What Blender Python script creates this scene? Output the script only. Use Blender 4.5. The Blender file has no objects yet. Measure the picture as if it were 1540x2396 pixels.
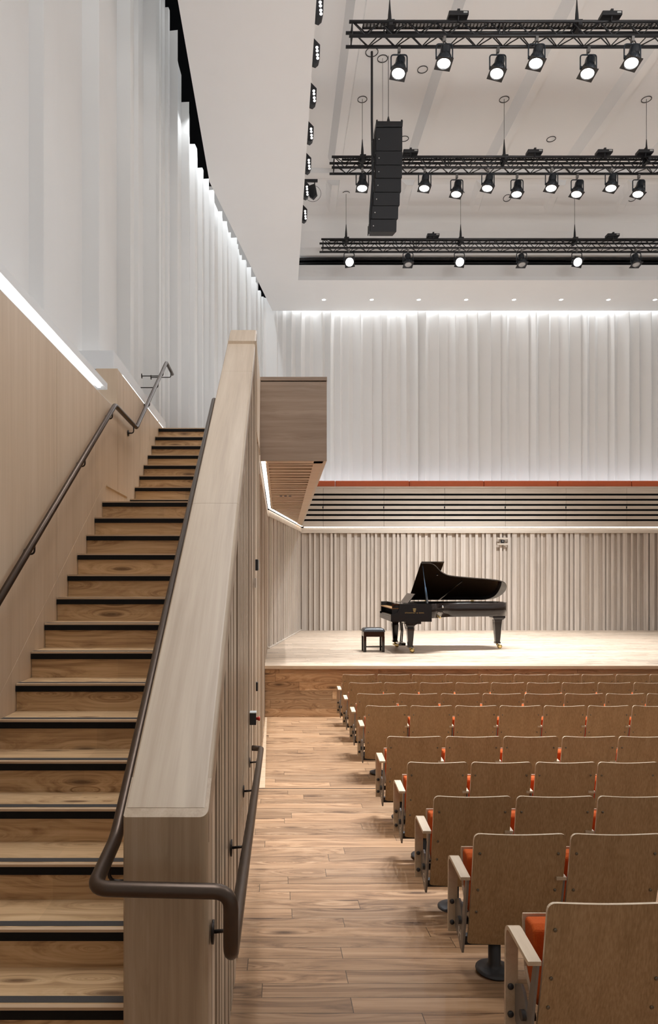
import bpy, math, random
from mathutils import Vector, Matrix, Euler
C = bpy.context.scene.collection
PI = math.pi
R = math.radians
rnd = random.Random(7)
F, XV, YV, HC = 1600.0, 652.0, 1352.0, 2.38      # focal length in pixels, principal point, eye height

# ------------------------------------------------------------------ mesh builder
class MB:
    def __init__(s):
        s.v = []; s.f = []; s.s = []
    def add(s, vs, fs, smooth=False):
        o = len(s.v); s.v += [tuple(p) for p in vs]
        s.f += [tuple(i + o for i in f) for f in fs]; s.s += [smooth] * len(fs)
    def box(s, x0, x1, y0, y1, z0, z1):
        if x0 > x1: x0, x1 = x1, x0
        if y0 > y1: y0, y1 = y1, y0
        if z0 > z1: z0, z1 = z1, z0
        s.add([(x0,y0,z0),(x1,y0,z0),(x1,y1,z0),(x0,y1,z0),(x0,y0,z1),(x1,y0,z1),(x1,y1,z1),(x0,y1,z1)],
              [(0,3,2,1),(4,5,6,7),(0,1,5,4),(1,2,6,5),(2,3,7,6),(3,0,4,7)]); return s
    def loft(s, a, b, smooth=False):       # two polygons with the same count, a -> b, capped
        n = len(a)
        s.add(list(a) + list(b), [tuple(reversed(range(n)))] + [tuple(range(n, 2*n))])
        s.f_extra = None
        s.add(list(a) + list(b), [(i, (i+1) % n, n + (i+1) % n, n + i) for i in range(n)], smooth); return s
    def prism_x(s, poly, x0, x1, smooth=False):    # poly of (y,z)
        return s.loft([(x0, p[0], p[1]) for p in poly], [(x1, p[0], p[1]) for p in poly], smooth)
    def prism_y(s, poly, y0, y1, smooth=False):    # poly of (x,z)
        return s.loft([(p[0], y0, p[1]) for p in poly], [(p[0], y1, p[1]) for p in poly], smooth)
    def prism_z(s, poly, z0, z1, smooth=False):
        return s.loft([(p[0], p[1], z0) for p in poly], [(p[0], p[1], z1) for p in poly], smooth)
    def tube(s, pts, r, n=12, rr=None):
        pts = [Vector(p) for p in pts]; rings = []; prev = None
        for i, p in enumerate(pts):
            if i == 0: t = pts[1] - p
            elif i == len(pts) - 1: t = p - pts[i-1]
            else: t = (pts[i+1] - p).normalized() + (p - pts[i-1]).normalized()
            t.normalize()
            if prev is None:
                up = Vector((0,0,1)) if abs(t.z) < .9 else Vector((1,0,0))
                a = t.cross(up).normalized()
            else:
                a = (prev - t * prev.dot(t)).normalized()
            b = t.cross(a); prev = a
            rad = rr[i] if rr else r
            rings.append([p + (a * math.cos(2*PI*k/n) + b * math.sin(2*PI*k/n)) * rad for k in range(n)])
        vs = [q for ring in rings for q in ring]; fs = []
        for i in range(len(pts) - 1):
            for k in range(n):
                k2 = (k + 1) % n
                fs.append((i*n + k, i*n + k2, (i+1)*n + k2, (i+1)*n + k))
        s.add(vs, fs, True)
        s.add(rings[0], [tuple(range(n))]); s.add(rings[-1], [tuple(reversed(range(n)))]); return s
    def lathe(s, prof, n=24, M=None, smooth=True):        # prof (r, z) about z
        M = M or Matrix.Identity(4); vs = []; fs = []
        for r, z in prof:
            for k in range(n):
                vs.append(M @ Vector((r*math.cos(2*PI*k/n), r*math.sin(2*PI*k/n), z)))
        for i in range(len(prof) - 1):
            for k in range(n):
                k2 = (k+1) % n
                fs.append((i*n+k, i*n+k2, (i+1)*n+k2, (i+1)*n+k))
        s.add(vs, fs, smooth)
        s.add(vs[:n], [tuple(reversed(range(n)))]); s.add(vs[-n:], [tuple(range(n))]); return s
    def build(s, name, mat, parent=None, bevel=0, M=None, seg=2):
        me = bpy.data.meshes.new(name)
        vs = [M @ Vector(p) for p in s.v] if M else s.v
        me.from_pydata([tuple(v) for v in vs], [], s.f)
        me.polygons.foreach_set('use_smooth', s.s)
        me.update(); me.materials.append(mat)
        import bmesh
        b = bmesh.new(); b.from_mesh(me)
        bmesh.ops.remove_doubles(b, verts=b.verts, dist=1e-5)
        bmesh.ops.recalc_face_normals(b, faces=b.faces); b.to_mesh(me); b.free()
        o = bpy.data.objects.new(name, me); C.objects.link(o)
        if parent: o.parent = parent
        if bevel:
            m = o.modifiers.new('bevel', 'BEVEL'); m.width = bevel; m.segments = seg; m.limit_method = 'ANGLE'; m.angle_limit = R(40)
        return o

def fillet(pts, rad, n=6):
    pts = [Vector(p) for p in pts]; out = [pts[0]]
    for i in range(1, len(pts) - 1):
        a, p, b = pts[i-1], pts[i], pts[i+1]
        d1 = (a - p).normalized(); d2 = (b - p).normalized()
        r = min(rad, (a-p).length * .45, (b-p).length * .45)
        for k in range(n + 1):
            t = k / n
            q = (p + d1*r) * (1-t)**2 + p * 2*t*(1-t) + (p + d2*r) * t*t
            out.append(q)
    out.append(pts[-1]); return out

# ------------------------------------------------------------------ tagging
def tag(o, label, cat, group=None, kind=None):
    o['label'] = label; o['category'] = cat
    if group: o['group'] = group
    if kind: o['kind'] = kind
    return o
def thing(name, label, cat, loc=(0,0,0), group=None, rotz=0):
    o = bpy.data.objects.new(name, None); C.objects.link(o)
    o.location = loc; o.rotation_euler = (0, 0, rotz); o.empty_display_size = .1
    return tag(o, label, cat, group)
def struct(o):
    o['kind'] = 'structure'; return o
def kids(o): return [c for c in KID.get(o.name, [])]
KID = {}
def copy_tree(o, parent=None):
    c = o.copy(); C.objects.link(c)
    if parent: c.parent = parent
    for ch in o.children: copy_tree(ch, c)
    return c

# ------------------------------------------------------------------ materials
def nt(name):
    m = bpy.data.materials.new(name); m.use_nodes = True
    t = m.node_tree; b = t.nodes['Principled BSDF']; return m, t, b
def plain(name, col, rough=.5, metal=0, noise=0, spec=.5, bump=0, nscale=30, coat=0):
    m, t, b = nt(name)
    b.inputs['Base Color'].default_value = (*col, 1); b.inputs['Roughness'].default_value = rough
    b.inputs['Metallic'].default_value = metal; b.inputs['Specular IOR Level'].default_value = spec
    b.inputs['Coat Weight'].default_value = coat; b.inputs['Coat Roughness'].default_value = .04
    n = t.nodes.new('ShaderNodeTexNoise'); n.inputs['Scale'].default_value = nscale; n.inputs['Detail'].default_value = 4
    tc = t.nodes.new('ShaderNodeTexCoord'); t.links.new(tc.outputs['Object'], n.inputs['Vector'])
    mr = t.nodes.new('ShaderNodeMapRange'); mr.inputs['To Min'].default_value = 1 - noise; mr.inputs['To Max'].default_value = 1 + noise
    t.links.new(n.outputs['Fac'], mr.inputs['Value'])
    mx = t.nodes.new('ShaderNodeMix'); mx.data_type = 'RGBA'; mx.blend_type = 'MULTIPLY'; mx.inputs['Factor'].default_value = 1
    mx.inputs['A'].default_value = (*col, 1); t.links.new(mr.outputs['Result'], mx.inputs['B']); t.links.new(mx.outputs['Result'], b.inputs['Base Color'])
    if bump:
        bp = t.nodes.new('ShaderNodeBump'); bp.inputs['Strength'].default_value = bump; bp.inputs['Distance'].default_value = .01
        t.links.new(n.outputs['Fac'], bp.inputs['Height']); t.links.new(bp.outputs['Normal'], b.inputs['Normal'])
    return m
def emis(name, col, s):
    m, t, b = nt(name)
    b.inputs['Base Color'].default_value = (.8, .8, .8, 1)
    b.inputs['Emission Color'].default_value = (*col, 1); b.inputs['Emission Strength'].default_value = s
    return m

def wood(name, dark, mid, light, axis='Z', rough=.45, knots=0., plank=None, rand=False, fine=1.0, var=.2, cell=None, swirl=1.0, knot_scale=1.0, rot=0):
    """oak; axis = grain direction; plank = (length, width, u_axis, v_axis); cell = board width for tone changes"""
    m, t, b = nt(name); L = t.links.new; N = t.nodes.new
    b.inputs['Roughness'].default_value = rough
    tc = N('ShaderNodeTexCoord'); co = tc.outputs['Object']
    if rand:
        oi = N('ShaderNodeObjectInfo'); ad = N('ShaderNodeVectorMath'); ad.operation = 'ADD'
        sc_ = N('ShaderNodeVectorMath'); sc_.operation = 'SCALE'; sc_.inputs['Scale'].default_value = 37.0
        cb = N('ShaderNodeCombineXYZ')
        for k in 'XYZ': L(oi.outputs['Random'], cb.inputs[k])
        L(cb.outputs[0], sc_.inputs[0]); L(co, ad.inputs[0]); L(sc_.outputs[0], ad.inputs[1]); co = ad.outputs[0]
    if rot:
        mr0 = N('ShaderNodeMapping'); mr0.inputs['Rotation'].default_value = (rot, 0, 0); L(co, mr0.inputs['Vector']); co = mr0.outputs[0]
    bw = None; mort = None
    if plank:
        ln, wd, ua, va = plank
        sp = N('ShaderNodeSeparateXYZ'); L(co, sp.inputs[0]); cm = N('ShaderNodeCombineXYZ')
        dv = N('ShaderNodeMath'); dv.operation = 'DIVIDE'; dv.inputs[1].default_value = wd; L(sp.outputs[va], dv.inputs[0])
        fr_ = N('ShaderNodeMath'); fr_.operation = 'FLOOR'; L(dv.outputs[0], fr_.inputs[0])
        wn_ = N('ShaderNodeTexWhiteNoise'); wn_.noise_dimensions = '1D'; L(fr_.outputs[0], wn_.inputs['W'])
        ma_ = N('ShaderNodeMath'); ma_.operation = 'MULTIPLY_ADD'; ma_.inputs[1].default_value = ln*7.3; L(wn_.outputs['Value'], ma_.inputs[0]); L(sp.outputs[ua], ma_.inputs[2])
        L(ma_.outputs[0], cm.inputs['X']); L(sp.outputs[va], cm.inputs['Y'])
        br = N('ShaderNodeTexBrick'); L(cm.outputs[0], br.inputs['Vector'])
        br.inputs['Color1'].default_value = (0,0,0,1); br.inputs['Color2'].default_value = (1,1,1,1); br.inputs['Mortar'].default_value = (.5,.5,.5,1)
        br.inputs['Scale'].default_value = 1; br.inputs['Brick Width'].default_value = ln; br.inputs['Row Height'].default_value = wd
        br.inputs['Mortar Size'].default_value = .0022; br.inputs['Mortar Smooth'].default_value = .1; br.offset = 0; br.offset_frequency = 2; br.squash_frequency = 2; br.squash = 1
        bw = br.outputs['Color']; mort = br.outputs['Fac']
        # shift the grain per plank
        ms = N('ShaderNodeVectorMath'); ms.operation = 'MULTIPLY_ADD'; ms.inputs[1].default_value = (9.3, 7.7, 5.1)
        L(bw, ms.inputs[0]); L(co, ms.inputs[2]); co = ms.outputs[0]
    # knots
    sk_ = N('ShaderNodeSeparateXYZ'); L(co, sk_.inputs[0]); ck = N('ShaderNodeCombineXYZ'); sm = N('ShaderNodeMath')
    g_, o_ = {'X': ('X', 'YZ'), 'Y': ('Y', 'XZ'), 'Z': ('Z', 'XY')}[axis]
    L(sk_.outputs[g_], ck.inputs['X']); L(sk_.outputs[o_[0]], sm.inputs[0]); L(sk_.outputs[o_[1]], sm.inputs[1]); L(sm.outputs[0], ck.inputs['Y'])
    mk = N('ShaderNodeMapping'); mk.inputs['Scale'].default_value = (1.0*knot_scale, 4.2*knot_scale, 1); L(ck.outputs[0], mk.inputs['Vector'])
    vo = N('ShaderNodeTexVoronoi'); vo.voronoi_dimensions = '2D'; vo.inputs['Scale'].default_value = 1.0; L(mk.outputs[0], vo.inputs['Vector'])
    # grain
    ga = {'X': (.55, 14, 14), 'Y': (14, .55, 14), 'Z': (14, 14, .55)}[axis]
    mg = N('ShaderNodeMapping'); mg.inputs['Scale'].default_value = ga; L(co, mg.inputs['Vector'])
    # bend grain around knots
    ex = N('ShaderNodeMath'); ex.operation = 'POWER'; ex.inputs[0].default_value = .02; L(vo.outputs['Distance'], ex.inputs[1])
    kd = N('ShaderNodeMath'); kd.operation = 'MULTIPLY'; kd.inputs[1].default_value = 5.5 * swirl * (1 if knots else .1); L(ex.outputs[0], kd.inputs[0])
    av = N('ShaderNodeVectorMath'); av.operation = 'ADD'; L(mg.outputs[0], av.inputs[0])
    L(kd.outputs[0], av.inputs[1])
    n1 = N('ShaderNodeTexNoise'); n1.inputs['Scale'].default_value = 1.0; n1.inputs['Detail'].default_value = 5; n1.inputs['Roughness'].default_value = .6; n1.inputs['Distortion'].default_value = .25
    L(av.outputs[0], n1.inputs['Vector'])
    fa = {'X': (2.5, 150, 150), 'Y': (150, 2.5, 150), 'Z': (150, 150, 2.5)}[axis]
    mf = N('ShaderNodeMapping'); mf.inputs['Scale'].default_value = fa; L(co, mf.inputs['Vector'])
    n2 = N('ShaderNodeTexNoise'); n2.inputs['Scale'].default_value = 1.0; n2.inputs['Detail'].default_value = 2; L(mf.outputs[0], n2.inputs['Vector'])
    mixf = N('ShaderNodeMix'); mixf.data_type = 'FLOAT'; mixf.inputs['Factor'].default_value = .22 * fine; L(n1.outputs['Fac'], mixf.inputs['A']); L(n2.outputs['Fac'], mixf.inputs['B'])
    cr = N('ShaderNodeValToRGB'); e = cr.color_ramp.elements
    e[0].position = .30; e[0].color = (*dark, 1); e[1].position = .68; e[1].color = (*light, 1)
    em = cr.color_ramp.elements.new(.5); em.color = (*mid, 1); L(mixf.outputs['Result'], cr.inputs['Fac'])
    col = cr.outputs['Color']
    def mult(col, fac, lo, hi, fmin=0, fmax=1):
        mr = N('ShaderNodeMapRange'); mr.inputs['From Min'].default_value = fmin; mr.inputs['From Max'].default_value = fmax
        mr.inputs['To Min'].default_value = lo; mr.inputs['To Max'].default_value = hi; L(fac, mr.inputs['Value'])
        mx = N('ShaderNodeMix'); mx.data_type = 'RGBA'; mx.blend_type = 'MULTIPLY'; mx.inputs['Factor'].default_value = 1
        L(col, mx.inputs['A']); L(mr.outputs['Result'], mx.inputs['B']); return mx.outputs['Result']
    if bw is not None: col = mult(col, bw, 1 - var, 1 + var * .6)
    if mort is not None: col = mult(col, mort, 1, .22)
    if cell:
        mc = N('ShaderNodeMapping'); mc.inputs['Scale'].default_value = cell; L(co, mc.inputs['Vector'])
        v2 = N('ShaderNodeTexWhiteNoise'); v2.noise_dimensions = '3D'; fl = N('ShaderNodeVectorMath'); fl.operation = 'FLOOR'
        L(mc.outputs[0], fl.inputs[0]); L(fl.outputs[0], v2.inputs['Vector']); col = mult(col, v2.outputs['Value'], 1 - var, 1 + var * .5)
    if knots:
        # only some cells carry a knot
        wn = N('ShaderNodeSeparateColor'); L(vo.outputs['Color'], wn.inputs[0])
        gt = N('ShaderNodeMath'); gt.operation = 'GREATER_THAN'; gt.inputs[1].default_value = 1 - knots; L(wn.outputs[0], gt.inputs[0])
        nk = N('ShaderNodeTexNoise'); nk.inputs['Scale'].default_value = 3; nk.inputs['Detail'].default_value = 3; L(mg.outputs[0], nk.inputs['Vector'])
        dd = N('ShaderNodeMath'); dd.operation = 'MULTIPLY_ADD'; dd.inputs[1].default_value = -.2; L(nk.outputs['Fac'], dd.inputs[0]); L(vo.outputs['Distance'], dd.inputs[2])
        mr = N('ShaderNodeMapRange'); mr.inputs['From Min'].default_value = -.07; mr.inputs['From Max'].default_value = .05
        mr.inputs['To Min'].default_value = .8; mr.inputs['To Max'].default_value = 0; L(dd.outputs[0], mr.inputs['Value'])
        mm = N('ShaderNodeMath'); mm.operation = 'MULTIPLY'; L(mr.outputs['Result'], mm.inputs[0]); L(gt.outputs[0], mm.inputs[1])
        mx = N('ShaderNodeMix'); mx.data_type = 'RGBA'; L(mm.outputs[0], mx.inputs['Factor']); L(col, mx.inputs['A'])
        mx.inputs['B'].default_value = (dark[0]*.35, dark[1]*.28, dark[2]*.25, 1); col = mx.outputs['Result']
    L(col, b.inputs['Base Color'])
    bp = N('ShaderNodeBump'); bp.inputs['Strength'].default_value = .12; bp.inputs['Distance'].default_value = .003
    L(mixf.outputs['Result'], bp.inputs['Height']); L(bp.outputs['Normal'], b.inputs['Normal'])
    return m

M = {}
M['floor'] = wood('oak_floor', (.12,.06,.03), (.34,.195,.102), (.46,.29,.168), 'X', .40, knots=.38, swirl=.55, plank=(1.9, .15, 0, 1), var=.26)
M['stage'] = wood('oak_stage_lit', (.27,.18,.115), (.54,.41,.30), (.66,.53,.41), 'X', .42, knots=.4, plank=(1.9, .12, 0, 1), var=.18)  # same oak as the floor, stage light worked into a lighter colour
M['stage_front'] = wood('oak_stage_front', (.20,.095,.04), (.48,.28,.14), (.62,.41,.235), 'X', .45, knots=.5, plank=(1.7, .15, 0, 2), var=.28, knot_scale=1.2)
M['step'] = wood('oak_step', (.26,.135,.06), (.57,.375,.20), (.71,.505,.30), 'X', .42, knots=.5, cell=(.01, .01, 5.45), var=.10, knot_scale=1.45, swirl=.8)
M['tread_edge'] = wood('oak_nosing', (.46,.31,.19), (.56,.40,.26), (.64,.48,.33), 'X', .45)
M['pale'] = wood('washed_oak', (.44,.36,.29), (.55,.465,.39), (.62,.54,.465), 'Z', .5, cell=(23, 23, .01), var=.13)
M['pale_x'] = wood('washed_oak_across', (.47,.39,.31), (.57,.485,.40), (.63,.55,.465), 'X', .5)
M['pale_y'] = wood('washed_oak_soffit', (.50,.38,.27), (.60,.46,.34), (.66,.53,.40), 'X', .5)
M['cap'] = wood('cap_oak', (.34,.25,.17), (.42,.32,.225), (.48,.38,.275), 'Y', .42, fine=.6, swirl=.3, rot=-math.atan(.68))
M['post'] = wood('post_oak', (.28,.19,.12), (.41,.30,.195), (.48,.365,.255), 'Z', .42, cell=(11, .01, .01), var=.05, fine=.8)
M['slat'] = wood('aisle_slat_oak', (.46,.345,.235), (.59,.465,.34), (.67,.55,.42), 'Z', .4, cell=(.01, 14, .01), var=.2)
M['panel'] = wood('wall_panel_oak', (.60,.445,.30), (.67,.51,.36), (.72,.56,.41), 'Z', .5, fine=.8, swirl=.3)
M['dark_panel'] = wood('balcony_end_oak', (.28,.20,.145), (.38,.285,.215), (.46,.355,.275), 'X', .5, fine=1)
M['seat_ply'] = wood('seat_veneer', (.30,.18,.085), (.40,.255,.13), (.48,.325,.18), 'Z', .38, rand=True, fine=2.9, swirl=.1)
M['ply_edge'] = wood('pale_ply', (.48,.365,.24), (.57,.445,.31), (.63,.505,.365), 'Y', .4, rand=True)
M['white'] = plain('white_plaster', (.85,.855,.86), .75, noise=.015, nscale=3)
M['pleat'] = plain('white_pleated_panel', (.80,.79,.775), .7, noise=.02, nscale=2)
M['ceil'] = plain('ceiling_plaster', (.83,.825,.82), .8, noise=.015, nscale=1)
M['black'] = plain('black_metal', (.012,.012,.014), .45, noise=.1, spec=.4)
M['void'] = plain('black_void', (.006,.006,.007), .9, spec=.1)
M['trussm'] = plain('black_truss_metal', (.022,.021,.022), .35, metal=.3, noise=.1)
M['strip'] = plain('black_nosing', (.008,.007,.007), .75, noise=.2, spec=.2)
M['tstrip'] = plain('grey_anti_slip', (.045,.042,.042), .6, noise=.3, nscale=200)
M['bronze'] = plain('bronze_rail', (.085,.060,.045), .36, metal=.75, noise=.08, nscale=40)
M['bronze_d'] = plain('dark_bracket', (.03,.022,.018), .4, metal=.6)
M['orange'] = plain('orange_fabric', (.47,.085,.014), .85, noise=.15, nscale=120, bump=.2, spec=.2)
M['orange2'] = plain('orange_leather', (.56,.11,.03), .6, noise=.08, nscale=20)
M['grey_m'] = plain('grey_steel', (.23,.205,.185), .5, metal=.2, noise=.1)
M['dark_m'] = plain('dark_steel', (.035,.032,.032), .5, metal=.3, noise=.1)
M['chrome'] = plain('chrome', (.55,.55,.55), .2, metal=1)
M['screw'] = plain('screw_steel', (.20,.17,.13), .3, metal=.9)
M['piano'] = plain('piano_lacquer', (.012,.008,.0065), .10, coat=0, spec=.4)
M['lidin'] = plain('piano_lid_lacquer', (.010,.007,.006), .08)
M['brass'] = plain('brass', (.80,.62,.28), .22, metal=1)
M['gold'] = plain('gold_frame', (.55,.30,.12), .35, metal=.8, noise=.15, nscale=8)
M['prop'] = plain('blue_prop', (.04,.075,.12), .25, coat=.6)
M['ivory'] = plain('ivory_keys', (.80,.78,.72), .3)
M['leather'] = plain('black_leather', (.02,.022,.025), .28, noise=.1, bump=.1, nscale=90)
M['spk'] = plain('speaker_grille', (.014,.014,.016), .7, noise=.3, nscale=250)
M['parb'] = plain('lamp_housing', (.022,.027,.034), .35, metal=.4)
M['steel'] = plain('steel_wire', (.25,.24,.23), .35, metal=.8)
M['red'] = plain('red_plastic', (.55,.03,.015), .4)
M['lgrey'] = plain('light_grey_plastic', (.4,.4,.38), .5)
M['gap_shade'] = plain('oak_gap_shade', (.10,.070,.048), .7, noise=.1)  # dark colour standing for the shade between aisle slats and soffit slats
M['groove_shade'] = plain('oak_groove_shade', (.43,.35,.28), .7, noise=.1)  # washed oak darkened to carry the shade in the stage wall grooves
M['letter'] = plain('white_letter', (.75,.73,.68), .6)
M['lens'] = emis('lamp_lens', (1,.98,.95), 14)
M['lens_off'] = plain('lamp_glass', (.45,.45,.45), .15)
M['wash'] = emis('wash_lens', (1,.98,.96), 1.6)
M['led'] = emis('led_strip', (1,.975,.93), 6)
M['led_w'] = emis('led_strip_cool', (.97,.98,1), 9)
M['dl'] = emis('downlight_lens', (1,.97,.92), 9)
for k_ in ('lens','wash','dl'): M[k_].cycles.emission_sampling = 'NONE'

# ------------------------------------------------------------------ floor, ramp, stage
ramp = [(0.6,.42),(2.3,.29),(2.654,.26),(3.655,.165),(4.6,.07),(5.4,.02),(7.72,0),(11.66,0)]
def floor_z(d):
    for (a, za), (b, zb) in zip(ramp, ramp[1:]):
        if a <= d <= b: return za + (zb-za)*(d-a)/(b-a)
    return ramp[0][1] if d < ramp[0][0] else 0
m = MB(); pts = [(-3,.42)] + ramp
poly = pts + [(19.5,0),(19.5,-.2),(-3,-.2)]
m.prism_x(poly, -2.4, 12); struct(m.build('floor', M['floor']))
ZS = .879
m = MB(); m.prism_z([(-.26,11.66),(12,11.66),(12,19.7),(-.26,19.7)], ZS-.06, ZS); struct(m.build('floor_stage', M['stage']))
m = MB(); m.box(-.26,12,11.69,11.75,0.0,ZS-.055); struct(m.build('wall_stage_front', M['stage_front']))
m = MB(); m.box(-.235,12,11.645,11.69,ZS-.05,ZS+.001); struct(m.build('trim_1', M['tread_edge']))
m = MB(); m.box(-.235,1.9,7.715,7.728,0,.003); struct(m.build('trim_2', M['dark_m']))
m = MB(); m.prism_z([(-.225,7.74),(-.155,7.74),(-.20,11.66),(-.225,11.66)],0,.002); struct(m.build('trim_3', M['tread_edge']))

# ------------------------------------------------------------------ slat walls
def slat_wall(name, p0, p1, z0f, z1f, mat, seed, sw, gw, depth=.035, back=.02, normal_sign=1, parent=None, bmat=None):
    """cladding along p0->p1 (plan); raised slats of varying width on a backing board"""
    r = random.Random(seed); a = Vector((*p0, 0)); b = Vector((*p1, 0)); L_ = (b-a).length; t = (b-a).normalized()
    n = Vector((-t.y, t.x, 0)) * normal_sign
    m = MB(); q = 0
    def seg(s0, s1, o0, o1):
        zt0, zt1 = z1f(s0), z1f(s1); zb0, zb1 = z0f(s0), z0f(s1)
        A = a + t*s0; B = a + t*s1
        A0, A1, B0, B1 = A + n*o0, A + n*o1, B + n*o0, B + n*o1
        m.add([(A0.x,A0.y,zb0),(B0.x,B0.y,zb1),(B1.x,B1.y,zb1),(A1.x,A1.y,zb0),(A0.x,A0.y,zt0),(B0.x,B0.y,zt1),(B1.x,B1.y,zt1),(A1.x,A1.y,zt0)],
              [(0,3,2,1),(4,5,6,7),(0,1,5,4),(1,2,6,5),(2,3,7,6),(3,0,4,7)])
    # backing in pieces so that it follows the top line
    k = max(1, int(L_/1.0))
    for i in range(k): seg(L_*i/k, L_*(i+1)/k, -back, 0)
    if bmat:
        mb_ = m; m = MB()
    while q < L_ - .02:
        w = r.choice(sw); g = r.choice(gw); d = depth * r.choice([1, 1, 1, .55, .85])
        seg(q, min(q + w, L_), -.001, d); q += w + g
    o = m.build(name, mat, parent)
    if bmat: mb_.build('slat_backing', bmat, o)
    return o

# aisle side of the partition (d 2.45 .. 14.45), top follows the cap, then level
CAP0, CAPZ, SL, CAP1 = 2.33, 1.566, .68, 7.55
def cap_z(d): return CAPZ + SL*(d-CAP0)
def part_top(d): return cap_z(d) - .03 if d < 7.1 else 4.84
part = MB()
prof = [(2.36,0),(7.1,0),(7.1,cap_z(7.1)-.1),(2.36,cap_z(2.36)-.1)]
part.prism_x(prof, -.525, -.29); part.box(-.525,-.29,7.1,14.45,0,4.84)
pw = struct(part.build('wall_partition', M['panel']))
m = MB()
yy = [(CAP0,0),(CAP0+.12,0),(CAP0+.12,cap_z(CAP0+.12)-.001),(CAP0,CAPZ-.001)]
def rounded_lr(x0, x1, r, n=5):
    return x0, x1, r
# end post with a rounded aisle-side edge
ring = [(-.53,CAP0+.14),(-.53,CAP0+.006),(-.524,CAP0)] + [(-.2415-.028+.028*math.sin(a), CAP0+.028-.028*math.cos(a)) for a in [PI/2*k/6 for k in range(7)]] + [(-.2415,CAP0+.138)]
m.loft([(x,y,floor_z(2.3)-.05) for x,y in ring], [(x,y,cap_z(y)-.0015) for x,y in ring], False)
m.build('end_post', M['post'], pw)
# sloping cap
cp = []
prof_top = [(-.53,-.12),(-.53,-.006),(-.524,0)] + [(-.240-.022+.022*math.sin(a), -.022+.022*math.cos(a)) for a in [PI/2*k/6 for k in range(7)]] + [(-.240,-.12)]
def cap_piece(d0, d1):
    m.loft([(x, d0, cap_z(d0)+z) for x,z in prof_top], [(x, d1, cap_z(d1)+z) for x,z in prof_top])
m = MB()
for a_, b_ in ((CAP0+.031,4.20),(4.202,6.35),(6.352,CAP1)): cap_piece(a_, b_)
m.build('handrail_cap', M['cap'], pw)
slat_wall('slat_cladding', (-.275,2.47), (-.275,7.1), lambda s: 0, lambda s: cap_z(2.47+s)-.06, M['slat'], 5, [.05,.08,.11,.14], [.05,.08,.10], .0345, parent=pw, normal_sign=-1, bmat=M['gap_shade'])
slat_wall('slat_cladding', (-.275,7.1), (-.275,8.4), lambda s: 0, lambda s: 3.9, M['slat'], 6, [.05,.08], [.02,.03], .042, parent=pw, normal_sign=-1, bmat=M['gap_shade'])
m = MB(); m.box(-.29,-.228,7.1,8.47,3.9,4.84); m.build('smooth_panel', M['slat'], pw)
slat_wall('slat_cladding', (-.275,8.4), (-.275,14.45), lambda s: 0, lambda s: 3.66, M['slat'], 8, [.06,.09,.13], [.05,.08], .042, parent=pw, normal_sign=-1, bmat=M['gap_shade'])
m = MB(); m.box(-.29,-.228,8.4,14.45,3.66,3.80); m.build('header_board', M['pale_x'], pw)
# splayed stage side wall
SPL0, SPL1 = (-.26,14.45), (.60,19.5)
sw_ = struct(slat_wall('wall_stage_side', SPL0, SPL1, lambda s: ZS-.02, lambda s: 3.68, M['pale'], 11, [.06,.09,.12], [.04,.055,.07], .05, normal_sign=-1, bmat=M['groove_shade']))
t_ = (Vector(SPL1)-Vector(SPL0)).normalized(); n_ = Vector((t_.y,-t_.x))
def along(s, o): 
    p = Vector(SPL0) + t_*s + n_*o; return (p.x, p.y)
Ls = (Vector(SPL1)-Vector(SPL0)).length
m = MB(); m.prism_z([along(0,-.03), along(Ls,-.03), along(Ls,.06), along(0,.06)], 3.68, 3.81); m.build('header_board', M['pale_x'], sw_)
m = MB(); m.prism_z([along(0,.0), along(Ls,.0), along(Ls,.075), along(0,.075)], ZS, ZS+.03); m.build('skirting', M['pale_x'], sw_)
# stage back wall, lower
sb = struct(slat_wall('wall_stage_back', (.52,19.56), (12,19.56), lambda s: ZS-.02, lambda s: 3.68, M['pale'], 21, [.06,.08,.13], [.05,.08,.11], .07, normal_sign=-1, bmat=M['groove_shade']))
m = MB(); m.box(.5,12,19.46,19.60,3.655,3.80); m.build('header_board', M['pale_x'], sb)

# ------------------------------------------------------------------ staircase
ND0, NZ0, G, RI = 4.559, 1.673, .28, .1834
steps = []
for n in range(-8, 9): steps.append((ND0 + n*G, NZ0 + n*RI))
topd, topz = steps[-1]
ups = [(8.07 + k*.2737, topz + .17 + k*.1797) for k in range(8)]
allsteps = steps + ups
st = thing('staircase', 'oak staircase with black nosing strips rising between the wood wall and the partition', 'staircase', (-1.14, 2.3, 0))
off = Vector((1.14, -2.3, 0))
def P(mb, name, mat, par, bevel=0):
    return mb.build(name, mat, par, bevel, M=Matrix.Translation(off))
for i, (d, z) in enumerate(allsteps):
    nd = allsteps[i+1][0] if i+1 < len(allsteps) else 10.6
    if z - .18 < 0: continue
    m = MB(); m.box(-1.752,-.532,d+.012,nd+.012+.001,max(z-RI-.02,0.2),z-.012); m.box(-1.752,-.532,d,nd+.012,z-.012,z)
    s_ = P(m, 'step', M['step'], st)
    m = MB(); m.box(-1.752,-.532,d-.004,d+.012,z-.052,z-.013); P(m, 'nosing_strip', M['strip'], s_)
    m = MB(); m.box(-1.752,-.532,d+.03,d+.075,z-.001,z+.0015); P(m, 'anti_slip_strip', M['tstrip'], s_)
    m = MB(); m.box(-1.752,-.532,d-.004,d+.02,z-.012,z+.0005); P(m, 'nosing_edge', M['tread_edge'], s_)
# upper landing floor behind the top step
m = MB(); m.box(-1.99,-.25,10.6,19.4,4.42,4.566); struct(m.build('floor_upper', M['floor']))

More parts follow.
